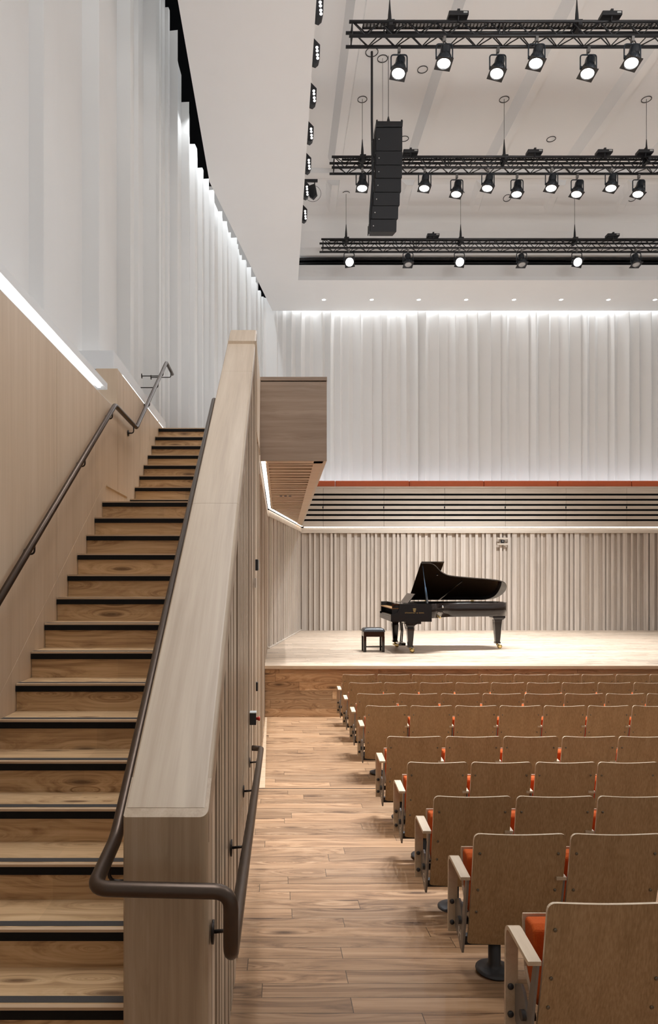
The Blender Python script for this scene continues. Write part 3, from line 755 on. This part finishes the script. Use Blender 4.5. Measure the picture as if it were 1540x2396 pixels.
XP = -.595
pr_ = thing('partition_handrail', 'bronze handrail wrapping around the wooden end post and following the ramp', 'handrail', (-.38, 2.2, 1.3))
o_ = Matrix.Translation((.38,-2.2,-1.3))
XA = -.153
pth = fillet([(XP,6.32,4.02),(XP,2.505,1.428),(XP,2.19,1.385),(XA,2.19,1.375),(XA,2.19,1.165),(XA,2.42,1.147),(XA-.002,6.1,.857),(-.235,6.12,.857)], .055, 6)
MB().tube(pth, RR, 18).build('rail', M['bronze'], pr_, M=o_)
for d in (2.40,3.7,4.8,5.8):
    zr = 1.428+(d-2.505)*.6795 if d > 2.505 else 1.41
    bracket(pr_, o_, -.53, XP, d, zr, -1)
for d in (2.42,3.36,4.55,5.55):
    zr = 1.147-(d-2.42)*.0788
    m = MB(); m.lathe([(.040,0),(.040,.008),(.0,.009)], 16, M=Matrix.Translation((-.236,d,zr-.02)) @ Matrix.Rotation(R(90),4,'Y'))
    m.tube([(-.236,d,zr-.02),(XA,d,zr-.012)], .007, 8); m.build('bracket', M['bronze_d'], pr_, M=o_)

# small fittings on the aisle wall
t = thing('card_reader', 'small black and white wall reader high on the aisle slats', 'wall fitting', (-.225, 6.75, at(598,1322,6.75)[2]))
MB().box(-.005,.022,-.02,.02,-.055,.055).build('case', M['black'], t, .003); MB().box(.022,.032,-.018,.018,-.048,.05).build('cover', M['lgrey'], t, .003)
t = thing('stop_button', 'grey switch box with a red push button on the aisle slats', 'push button', (-.235, 5.6, at(592,1680,5.6)[2]))
MB().box(0,.052,-.04,.04,-.05,.045).build('box', M['dark_m'], t, .003); MB().box(.0,.054,-.042,.042,.045,.052).build('lid', M['lgrey'], t)
MB().lathe([(.012,0),(.012,.018),(.018,.020),(.018,.032),(0,.034)], 16, M=Matrix.Translation((.05,0,-.005)) @ Matrix.Rotation(R(90),4,'Y')).build('push_button', M['red'], t)
m = MB(); m.box(-.232,-.212,7.0,7.05,at(602,1607,7)[2]-.045,at(602,1607,7)[2]+.045); tag(m.build('black_socket', M['black'], bevel=.003), 'small flat black socket plate on the aisle slats', 'wall fitting')
m = MB(); m.box(-.235,-.21,6.42,6.62,at(594,1360,6.5)[2]-.06,at(594,1360,6.5)[2]+.03); tag(m.build('mounting_block', M['pale_x']), 'pale wooden mounting block on the aisle slats under the reader', 'wall fitting')

# ------------------------------------------------------------------ grand piano
PX, PY = 2.227, 13.55
pn = thing('grand_piano', 'glossy black concert grand piano with raised lid, side-on on the stage', 'piano', (PX, PY, ZS))
def outline(u):   # near (treble) edge v for a given u
    pts = [(0,0),(.80,0),(.90,.05),(1.0,.18),(1.1,.32),(1.22,.43),(1.36,.50),(1.8,.58),(2.2,.64),(2.40,.70),(2.52,.78),(2.60,.92),(2.625,1.08)]
    return pts
def smooth(pts, n=4):
    out = []
    for i in range(len(pts)-1):
        p0_, p1_, p2_, p3_ = (Vector(pts[max(i-1,0)]), Vector(pts[i]), Vector(pts[i+1]), Vector(pts[min(i+2,len(pts)-1)]))
        for k in range(n):
            t = k/n
            q = .5*((2*p1_)+(p2_-p0_)*t+(2*p0_-5*p1_+4*p2_-p3_)*t*t+(3*p1_-p0_-3*p2_+p3_)*t**3); out.append(tuple(q))
    out.append(tuple(pts[-1])); return out
near = outline(0); near = [near[0]] + smooth(near[1:] + [(2.60,1.25),(2.52,1.40),(2.40,1.47),(2.25,1.50)])
full = near + [(0,1.50)]
def inset(poly, w):
    c = []
    n = len(poly)
    for i in range(n):
        a, p, b = Vector(poly[i-1]), Vector(poly[i]), Vector(poly[(i+1) % n])
        d1 = (p-a).normalized(); d2 = (b-p).normalized(); nn = (Vector((-d1.y,d1.x)) + Vector((-d2.y,d2.x)))
        nn.normalize(); c.append(tuple(p + nn*w))
    return c
ins = inset(full, .035)
# rim: walls between outline and inset
m = MB(); z0, z1 = .70, .985
case = [(u, v) for u, v in full]
n = len(full)
for i in range(1, n):     # open the rim at the keyboard end (last edge)
    if i == n: continue
    a, b = full[i-1], full[i]; c, d = ins[i-1], ins[i]
    m.add([(a[0],a[1],z0),(b[0],b[1],z0),(d[0],d[1],z0),(c[0],c[1],z0),(a[0],a[1],z1),(b[0],b[1],z1),(d[0],d[1],z1),(c[0],c[1],z1)],
          [(0,3,2,1),(4,5,6,7)], False)
    m.add([(a[0],a[1],z0),(b[0],b[1],z0),(b[0],b[1],z1),(a[0],a[1],z1)], [(0,1,2,3)], True); m.add([(c[0],c[1],z0),(d[0],d[1],z0),(d[0],d[1],z1),(c[0],c[1],z1)], [(3,2,1,0)], True)
rim = m.build('rim', M['piano'], pn)
# trim the rim at the keyboard: cheeks
cheek = [(.0,.63),(.81,.63),(.81,.70),(.81,.985),(.16,.985),(.165,.93),(.155,.87),(.12,.81),(.06,.775),(.0,.77)]
for v0, v1, nmn in ((-.003,.035,'cheek'),(1.465,1.503,'cheek')):
    MB().loft([(u,v0,z) for u,z in cheek],[(u,v1,z) for u,z in cheek]).build(nmn, M['piano'], pn, .003)
for o in (rim,):
    me = o.data
    # move the keyboard end of the rim back behind the cheek curve
    for v in me.vertices:
        if v.co.x < .02: v.co.x = .17
MB().box(.02,.80,.03,1.47,.63,.70).build('key_bed', M['piano'], pn, .003)
MB().box(.0,.02,.03,1.47,.63,.735).build('key_slip', M['piano'], pn, .003)
MB().box(.025,.17,.12,1.38,.70,.745).build('keys', M['ivory'], pn)
m = MB()
for i in range(52):
    if i % 7 in (0,1,3,4,5): m.box(.08,.17,.13+i*.0241+.012,.13+i*.0241+.023,.745,.757)
m.build('black_keys', M['piano'], pn)
MB().loft([(.17,.035,.75),(.19,.035,.75),(.205,.035,.95),(.185,.035,.95)],[(.17,1.465,.75),(.19,1.465,.75),(.205,1.465,.95),(.185,1.465,.95)]).build('fallboard', M['piano'], pn)
MB().box(.165,.55,.02,1.48,.955,.985).build('front_shelf', M['piano'], pn, .003)
MB().box(.30,.60,-.001,.03,.585,.63).build('leg_block', M['piano'], pn)
MB().loft([(u,v,.88) for u,v in ins],[(u,v,.90) for u,v in ins]).build('soundboard_frame', M['gold'], pn)
MB().loft([(max(u,.5),v,.70) for u,v in ins],[(max(u,.5),v,.715) for u,v in ins]).build('underside', M['dark_panel'], pn)
# music desk
m = MB(); m.loft([(.40,.33,.99),(.42,.33,.99),(.555,.33,1.17),(.54,.33,1.175)],[(.40,1.17,.99),(.42,1.17,.99),(.555,1.17,1.17),(.54,1.17,1.175)]); m.build('music_desk', M['piano'], pn, .002)
MB().box(.30,.60,.30,1.20,.985,.992).build('desk_tray', M['piano'], pn)
# lid: hinged on the spine, opened 31 degrees
TH = R(31)
def lidpt(u, v, h):   # v from the near edge; hinge at v=1.5
    s = 1.5 - v
    return (u, 1.5 - s*math.cos(TH) + h*math.sin(TH)*-1, 1.005 + s*math.sin(TH) + h*math.cos(TH))
lidpoly = [(.63,-.02)] + [(u+(.02 if u > 2.3 else 0), min(v-.02, 1.49)) for u, v in near[1:]] + [(.63,1.49)]
m = MB(); m.loft([lidpt(u,v,0) for u,v in lidpoly],[lidpt(u,v,.022) for u,v in lidpoly]); m.build('lid', M['lidin'], pn)
fl = [(.64,-.02),(1.10,-.02),(1.10,1.48),(.64,1.48)]
m = MB(); m.loft([lidpt(u,v,.026) for u,v in fl],[lidpt(u,v,.048) for u,v in fl]); m.build('lid_flap', M['piano'], pn, .003)
# thin batten across the underside of the lid
m = MB()
m.tube([lidpt(1.62,.66,-.012), lidpt(1.30,1.45,-.012)], .012, 6); m.build('lid_batten', M['piano'], pn)
for u in (1.02,2.03):
    m = MB(); m.box(u-.03,u+.03,1.46,1.51,.985,1.012); m.build('hinge', M['brass'], pn)
m = MB(); a = Vector((.73,.03,.985)); b = Vector(lidpt(.685,.06,-.005)); m.tube([a, a.lerp(b,.42), a.lerp(b,.45), b], .01, 8, rr=[.026,.018,.010,.008]); m.build('lid_prop', M['prop'], pn)
m = MB(); m.lathe([(.02,0),(.02,.012),(0,.014)], 12, M=Matrix.Translation(lidpt(1.05,.42,0)) @ Matrix.Rotation(R(180)+TH*0,4,'X')); m.build('lid_button', M['chrome'], pn)
m = MB(); m.lathe([(.026,0),(.022,.016),(0,.02)], 16, M=Matrix.Translation((1.10,.33,.91)) @ Matrix.Rotation(R(90),4,'X')); m.build('lock_knob', M['chrome'], pn)
m = MB(); m.lathe([(.022,0),(.020,.012),(0,.014)], 16, M=Matrix.Translation((1.02,.2,.70)) @ Matrix.Rotation(R(90),4,'X')); m.build('lid_catch', M['brass'], pn)
def leg(u, v, rz=0):
    m = MB()
    def sq(c, z, cy=None): cy = cy or c; return [(u-c, v-cy, z),(u+c, v-cy, z),(u+c, v+cy, z),(u-c, v+cy, z)]
    secs = [(.11,.63),(.105,.60),(.075,.555),(.062,.50),(.068,.47),(.060,.20),(.050,.15),(.058,.145),(.058,.105)]
    secs = [(.15,.63),(.14,.595),(.085,.555),(.062,.52),(.070,.48),(.046,.15),(.056,.145),(.056,.11)]
    for (c0, z_0), (c1, z_1) in zip(secs, secs[1:]): m.loft(sq(c0,z_0), sq(c1,z_1))
    L_ = m.build('leg', M['piano'], pn)
    m = MB(); m.tube([(u,v,.12),(u,v,.07)], .022, 10)
    for s in (-.022,.022): m.lathe([(.018,-.01),(.045,-.008),(.045,.008),(.018,.01)], 20, M=Matrix.Translation((u+.04,v+s,.045)) @ Matrix.Rotation(R(90),4,'X'))
    m.tube([(u,v,.09),(u+.04,v,.045)], .016, 8); m.tube([(u+.03,v-.05,.08),(u+.08,v-.06,.10)], .007, 6)
    m.build('caster', M['brass'], L_)
leg(.41,.16); leg(.30,1.30)
# tail leg
m = MB(); u, v = 2.42, .98
def sq(c, z): return [(u-c, v-c, z),(u+c, v-c, z),(u+c, v+c, z),(u-c, v+c, z)]
secs = [(.13,.70),(.13,.66),(.10,.62),(.08,.61),(.075,.56),(.05,.20),(.045,.15),(.055,.145),(.055,.11)]
for (c0, za), (c1, zb) in zip(secs, secs[1:]): m.loft(sq(c0,za), sq(c1,zb))
tl = m.build('leg', M['piano'], pn)
m = MB(); m.tube([(u,v,.12),(u,v,.07)], .022, 10)
for s in (-.022,.022): m.lathe([(.018,-.01),(.045,-.008),(.045,.008),(.018,.01)], 20, M=Matrix.Translation((u+.05,v+s,.045)) @ Matrix.Rotation(R(90),4,'X'))
m.tube([(u,v,.09),(u+.05,v,.045)], .016, 8); m.build('caster', M['brass'], tl)
# pedal lyre
m = MB()
for s in (-.09,.09): m.tube([(.33,.72+s,.64),(.35,.72+s*.9,.4),(.33,.72+s,.16)], .014, 8)
m.box(.26,.40,.58,.86,.10,.155); m.box(.28,.40,.60,.84,.58,.64); m.tube([(.36,.66,.62),(.52,.66,.12)], .008, 6)
ly = m.build('pedal_lyre', M['piano'], pn)
for s in (-.07,0,.07): MB().box(.16,.27,.72+s-.012,.72+s+.012,.105,.118).build('pedal', M['brass'], ly)
def text_mesh(s, size, name, mat, parent, Mx, depth=.002, spacing=1.0):
    cu = bpy.data.curves.new(name, 'FONT'); cu.body = s; cu.size = size; cu.extrude = depth; cu.align_x = 'CENTER'; cu.align_y = 'CENTER'; cu.space_character = spacing
    o = bpy.data.objects.new(name, cu); C.objects.link(o)
    bpy.context.view_layer.update()
    me = bpy.data.meshes.new_from_object(o); bpy.data.objects.remove(o)
    me.transform(Mx); me.materials.clear(); me.materials.append(mat)
    q = bpy.data.objects.new(name, me); C.objects.link(q); q.parent = parent; return q
text_mesh('STEINWAY & SONS', .034, 'lettering', M['brass'], pn, Matrix.Translation((.465,-.006,.805)) @ Matrix.Rotation(R(90),4,'X'), .001, 1.35)
m = MB(); cx_, cz0 = .465, .865
for s in (-1,1): m.tube([(cx_+s*.008,-.007,cz0-.02),(cx_+s*.026,-.007,cz0-.005),(cx_+s*.020,-.007,cz0+.012),(cx_+s*.028,-.007,cz0+.03)], .0035, 6)
for s in (-1,0,1): m.tube([(cx_+s*.006,-.007,cz0-.018),(cx_+s*.006,-.007,cz0+.026)], .0018, 5)
m.tube([(cx_-.024,-.007,cz0+.026),(cx_+.024,-.007,cz0+.026)], .0025, 5); m.box(cx_-.02,cx_+.02,-.009,-.003,cz0-.034,cz0-.024)
m.build('lyre_emblem', M['brass'], pn)

# piano stool
sx, sy = 1.93, 13.98
stl = thing('piano_stool', 'black buttoned leather piano stool left of the grand piano', 'stool', (sx, sy, ZS))
hw, hd = .20, .17
for a in (-1,1):
    for b in (-1,1): MB().box(a*(hw-.015)-.028,a*(hw-.015)+.028,b*(hd-.02)-.025,b*(hd-.02)+.025,0,.31).build('leg', M['piano'], stl, .003)
MB().box(-hw-.01,hw+.01,-hd-.01,hd+.01,.31,.41).build('frame', M['piano'], stl, .004)
m = MB(); m.box(-hw+.02,hw-.02,-.012,.012,.08,.105)
for a in (-1,1): m.box(a*(hw-.02)-.012,a*(hw-.02)+.012,-hd+.02,hd-.02,.08,.105)
m.build('stretcher', M['piano'], stl)
m = MB(); nx, ny = 24, 20; vs = []; fs = []
bt = [(-.12,-.08),(0,-.08),(.12,-.08),(-.06,0),(.06,0),(-.12,.08),(0,.08),(.12,.08)]
for j in range(ny+1):
    for i in range(nx+1):
        x = -1+2*i/nx; y = -1+2*j/ny
        e = (1-x**6)*(1-y**6); z = .425 + .062*max(0,e)**.4
        X, Y = x*(hw+.022), y*(hd+.02)
        for bx, by in bt: z -= .018*math.exp(-((X-bx)**2+(Y-by)**2)/.0006)*max(0,e)
        vs.append((X,Y,z))
for j in range(ny):
    for i in range(nx): q = j*(nx+1)+i; fs.append((q,q+1,q+nx+2,q+nx+1))
m.add(vs, fs, True); m.box(-hw-.02,hw+.02,-hd-.018,hd+.018,.41,.427)
m.build('leather_cushion', M['leather'], stl)
m = MB()
for i in range(9): m.lathe([(.005,0),(.004,.004),(0,.005)], 8, M=Matrix.Translation((-.19+i*.0475,-hd-.018,.418)) @ Matrix.Rotation(R(90),4,'X'))
m.build('stud_row', M['chrome'], stl)

# ------------------------------------------------------------------ seats
def build_seat():
    t = thing('theatre_seat', '', 'theatre seat')
    W0 = .55; bwid = .525; x0 = 0; hb, ht = .185, .852
    def bp(s, tt, n):     # s 0..1 across, tt height z, n offset toward the stage
        f = (tt-hb)/(ht-hb); c = (2*s-1)
        y = .15*(1-f) + .022*(c*c)*1.0*(-1) + .022 + n - .02*math.sin(PI*f)*.5
        tap = 1 - .02*(1-f)
        return (W0/2 + c*bwid/2*tap, y, tt)
    cols = [0,.006,.016,.03,.05,.08,.14,.22,.32,.42,.5,.58,.68,.78,.86,.92,.95,.97,.984,.994,1]
    rws = [0,.1,.2,.35,.5,.65,.8,.92,1]
    def shell(th, zb, zt, n0, rad=.035, dip=.018):
        m = MB(); vs = []; nc = len(cols); nr = len(rws)
        for n in (n0, n0+th):
            for s in cols:
                e = min(s, 1-s)*bwid
                rt = rad - math.sqrt(max(0, rad*rad - (rad-min(e,rad))**2))
                top = zt - rt - dip*math.sin(PI*s); bot = zb + rt*.3 - .022*math.sin(PI*s)
                for q in rws: vs.append(bp(s, bot+(top-bot)*q, n))
        fs = []; o = nc*nr
        for i in range(nc-1):
            for j in range(nr-1):
                a = i*nr+j; fs.append((a, a+1, a+nr+1, a+nr)); fs.append((a+o, a+nr+o, a+nr+1+o, a+1+o))
        es = []
        for i in range(nc-1):
            a = i*nr; es.append((a, a+nr, a+nr+o, a+o)); b = i*nr+nr-1; es.append((b, b+o, b+nr+o, b+nr))
        for j in range(nr-1):
            es.append((j, j+o, j+1+o, j+1)); b = (nc-1)*nr+j; es.append((b, b+1, b+1+o, b+o))
        return m, vs, fs, es
    m, vs, fs, es = shell(.014, hb, ht, 0); m.add(vs, fs, True); bk = m.build('backrest', M['seat_ply'], t)
    m, vs, fs, es = shell(.0142, hb-.0004, ht+.0006, -.0001); m.add(vs, es, False); m.build('ply_edge', M['ply_edge'], bk)
    m, vs, fs, es = shell(.04, .40, .822, .0145, .03, .016); vs = [(W0/2+(x-W0/2)*.90, y, z) for x, y, z in vs]; m.add(vs, fs+es, True); m.build('back_cushion', M['orange'], t)
    for s in (.075,.925):
        for z in (.735,.52,.385):
            p = bp(s, z, -.001)
            MB().lathe([(.008,0),(.008,.003),(.005,.005),(0,.005)], 10, M=Matrix.Translation(p) @ Matrix.Rotation(R(96),4,'X')).build('screw', M['screw'], t)
    # folded seat
    cus = [(y_+.04, z_) for y_, z_ in [(.13,.345),(.17,.34),(.255,.45),(.275,.63),(.262,.655),(.19,.658),(.165,.64),(.155,.5),(.12,.38)]]
    m = MB(); m.prism_x(cus, .034, .500); m.build('seat_cushion', M['orange'], t, .012, seg=3)
    m = MB(); m.prism_x([(y_+.04, z_) for y_, z_ in [(.178,.335),(.258,.44),(.281,.64),(.277,.662),(.270,.662),(.273,.63),(.250,.445),(.170,.345)]], .026, .503); m.build('seat_shell', M['ply_edge'], t, .002)
    # armrest of bent ply
    ax0, ax1 = -.052, .004
    path = fillet([(.045,0,.592),(.315,0,.618),(.322,0,.17)], .055, 7)
    inner = []; outer = []
    pp = [Vector((p.x, p.z)) for p in path]
    for i, p in enumerate(pp):
        tv = (pp[min(i+1,len(pp)-1)] - pp[max(i-1,0)]).normalized(); nn = Vector((-tv.y, tv.x)); outer.append(p+nn*.009); inner.append(p-nn*.009)
    m = MB()
    for i in range(len(pp)-1):
        q = [outer[i], outer[i+1], inner[i+1], inner[i]]
        vs = [(x, a.x, a.y) for x in (ax0, ax1) for a in q]
        f = [(0,1,5,4),(2,3,7,6),(0,4,7,3),(1,2,6,5),(3,2,1,0),(4,5,6,7)]
        if i > 0: f.remove((0,4,7,3))
        if i < len(pp)-2: f.remove((1,2,6,5))
        m.add(vs, f)
    m.build('armrest', M['ply_edge'], t)
    # steel end frame
    pl = [(.055,.582),(.092,.582),(.165,.33),(.205,.385),(.235,.40),(.262,.385),(.306,.36),(.306,.20),(.25,.175),(.20,.135),(.165,.125),(.135,.22)]
    m = MB(); m.prism_x(pl, -.012, .002); fr = m.build('end_frame', M['grey_m'], t, .003)
    for z in (.345,.225): MB().lathe([(.014,-.002),(.014,.006),(.008,.011),(0,.012)], 12, M=Matrix.Translation((-.030,.311,z)) @ Matrix.Rotation(R(90),4,'X')).build('bolt', M['dark_m'], fr)
    MB().tube([(-.03,.185,.30),(.03,.185,.30)], .022, 10).build('hinge', M['dark_m'], t)
    MB().box(-.0,.548,.20,.245,.15,.20).build('support_beam', M['dark_m'], t, .004)
    m = MB(); m.lathe([(.11,0),(.11,.004),(.09,.012),(.05,.024),(.036,.04),(.036,.17)], 24, M=Matrix.Translation((.20,.222,0))); m.build('pedestal', M['dark_m'], t)
    return t, fr
seat0, fr0 = build_seat()
seat_n = 0
rows = [  # letter, distance, left x px of each seat back, top y px (left corner)
 ('A',10.85,[802,884,965,1044,1125,1205,1284,1363,1443,1522],1578,.551),
 ('B',9.92,[817.5,900,984,1068,1151,1235,1317,1401,1485],1597,.52),
 ('C',8.98,[836,935,1033,1131,1229,1324,1420,1516],1622.7,.546),
 ('D',8.08,[857,962,1067,1171,1275,1378,1482],1651,.526),
 ('E',6.55,[907,1045,1180,1318,1450],1723,.554),
 ('F',5.56,[955,1105,1256,1402],1783.5,.517),
 ('G',4.60,[1017,1211,1402],1863.5,.553),
 ('H',3.655,[1111.7,1339.5],1952,.522),
 ('I',2.654,[1285],2115,.522)]
rown = ['front row by the stage','second row from the stage','third row from the stage','fourth row from the stage','fifth row from the stage','sixth row from the stage','third row from the camera','second row from the camera','row nearest the camera']
for ri, (let, d, xs, yt, w) in enumerate(rows):
    zt = HC - (yt-YV)*d/F; zf = zt - .85
    pitch = [(b-a) for a, b in zip(xs, xs[1:])]
    for k, x in enumerate(xs):
        X = (x-XV)*d/F
        if seat_n == 0: o = seat0
        else:
            o = copy_tree(seat0)
        lab = 'wood-backed orange seat in the %s, %s' % (rown[ri], 'at the aisle end' if k == 0 else ordn[k] + ' from the aisle')
        if len(xs) == 1: lab = 'large wood-backed orange theatre seat closest to the camera, bottom right'
        tag(o, lab, 'theatre seat', 'theatre seats facing the stage')
        zz = max(zf, 0)
        o.location = (X-.016, d, zf if zf > 0 else zf); o.scale = (w/.55, 1, 1)
        # pedestal reaches the floor under it
        seat_n += 1
        if k == 0 and let in 'EFGHI':
            fr = [c for c in o.children if c.name.startswith('end_frame')][0]
            Mx = Matrix.Translation((-.0335,.205,.215)) @ Matrix.Rotation(R(90),4,'Z') @ Matrix.Rotation(R(90),4,'X') @ Matrix.Rotation(R(180),4,'Y')
            Mx = Matrix.Translation((-.0128,.20,.215)) @ Matrix.Rotation(R(-90),4,'Z') @ Matrix.Rotation(R(90),4,'X')
            text_mesh(let, .085, 'row_letter', M['letter'], fr, Mx, .0006)

# ------------------------------------------------------------------ lighting
def area(name, loc, size, sizey, rot, power, col=(1,1,1), spread=180):
    ld = bpy.data.lights.new(name, 'AREA'); ld.shape = 'RECTANGLE'; ld.size = size; ld.size_y = sizey; ld.energy = power; ld.color = col; ld.spread = R(spread)
    o = bpy.data.objects.new(name, ld); C.objects.link(o); o.location = loc; o.rotation_euler = rot; return o
# wall washers: above the soffit, shining down the pleated walls
COOL = (.92,.965,1)
area('back_wall_washer', (6,20.0,10.55), 11.6, .08, (R(-4),0,0), 110, COOL, 120)
ang = math.atan2(19.95-13.45, -.18+1.36)
area('side_wall_washer', (-1.03,16.3,11.3), 7.0, .08, (0,0,ang), 60, COOL, 120)
area('side_wall_washer', (-1.48,6.2,13.3), .15, 14, (0,R(-14),0), 70, (.98,.99,1), 130)
area('soffit_fill', (.22,14,4.75), .1, 9, (R(180),0,0), 60, (.86,.93,1), 170)  # added fill hidden in the balcony, brightens the soffit
area('ceiling_fill', (5,-.8,6.5), 9, .8, (R(128),0,0), 270, (.97,.985,1), 100)  # added unseen fill behind the camera, lifts ceiling and soffit
area('bench_uplight', (6,19.75,4.9), 11.5, .06, (R(180),0,0), 38, (.85,.93,1), 160)
area('hall_fill', (7.5,5.5,12.05), 6, 5, (0,R(16),0), 470, (.97,.98,1))  # added overhead panel out of view, brightens the hall
area('hall_fill', (-.1,4.6,10.12), 1.0, 7, (0,0,0), 75, (.97,.98,1), 75)  # added panel out of view, brightens the stairs and wooden wall
w = bpy.data.worlds.new('World'); bpy.context.scene.world = w; w.use_nodes = True
w.node_tree.nodes['Background'].inputs[0].default_value = (1,.98,.95,1); w.node_tree.nodes['Background'].inputs[1].default_value = .34

# ------------------------------------------------------------------ camera
cd = bpy.data.cameras.new('camera'); cam = bpy.data.objects.new('camera', cd); C.objects.link(cam)
cd.sensor_fit = 'VERTICAL'; cd.sensor_height = 36; cd.lens = 36*F/2396
cd.shift_x = (770-XV)/2396; cd.shift_y = (YV-1198)/2396
cam.location = (0,0,HC); cam.rotation_euler = (R(90),0,0); cd.clip_start = .05; cd.clip_end = 100
sc = bpy.context.scene; sc.camera = cam
sc.view_settings.view_transform = 'Standard'; sc.view_settings.look = 'None'; sc.view_settings.gamma = 1; sc.view_settings.use_curve_mapping = False
sc.view_settings.exposure = 0.06
sc.render.engine = 'CYCLES'
cy = sc.cycles
cy.use_denoising = True; cy.use_adaptive_sampling = True; cy.adaptive_threshold = .06; cy.adaptive_min_samples = 16; cy.max_bounces = 5; cy.diffuse_bounces = 3; cy.glossy_bounces = 2; cy.transmission_bounces = 2
cy.sample_clamp_indirect = 6; cy.caustics_reflective = False; cy.caustics_refractive = False
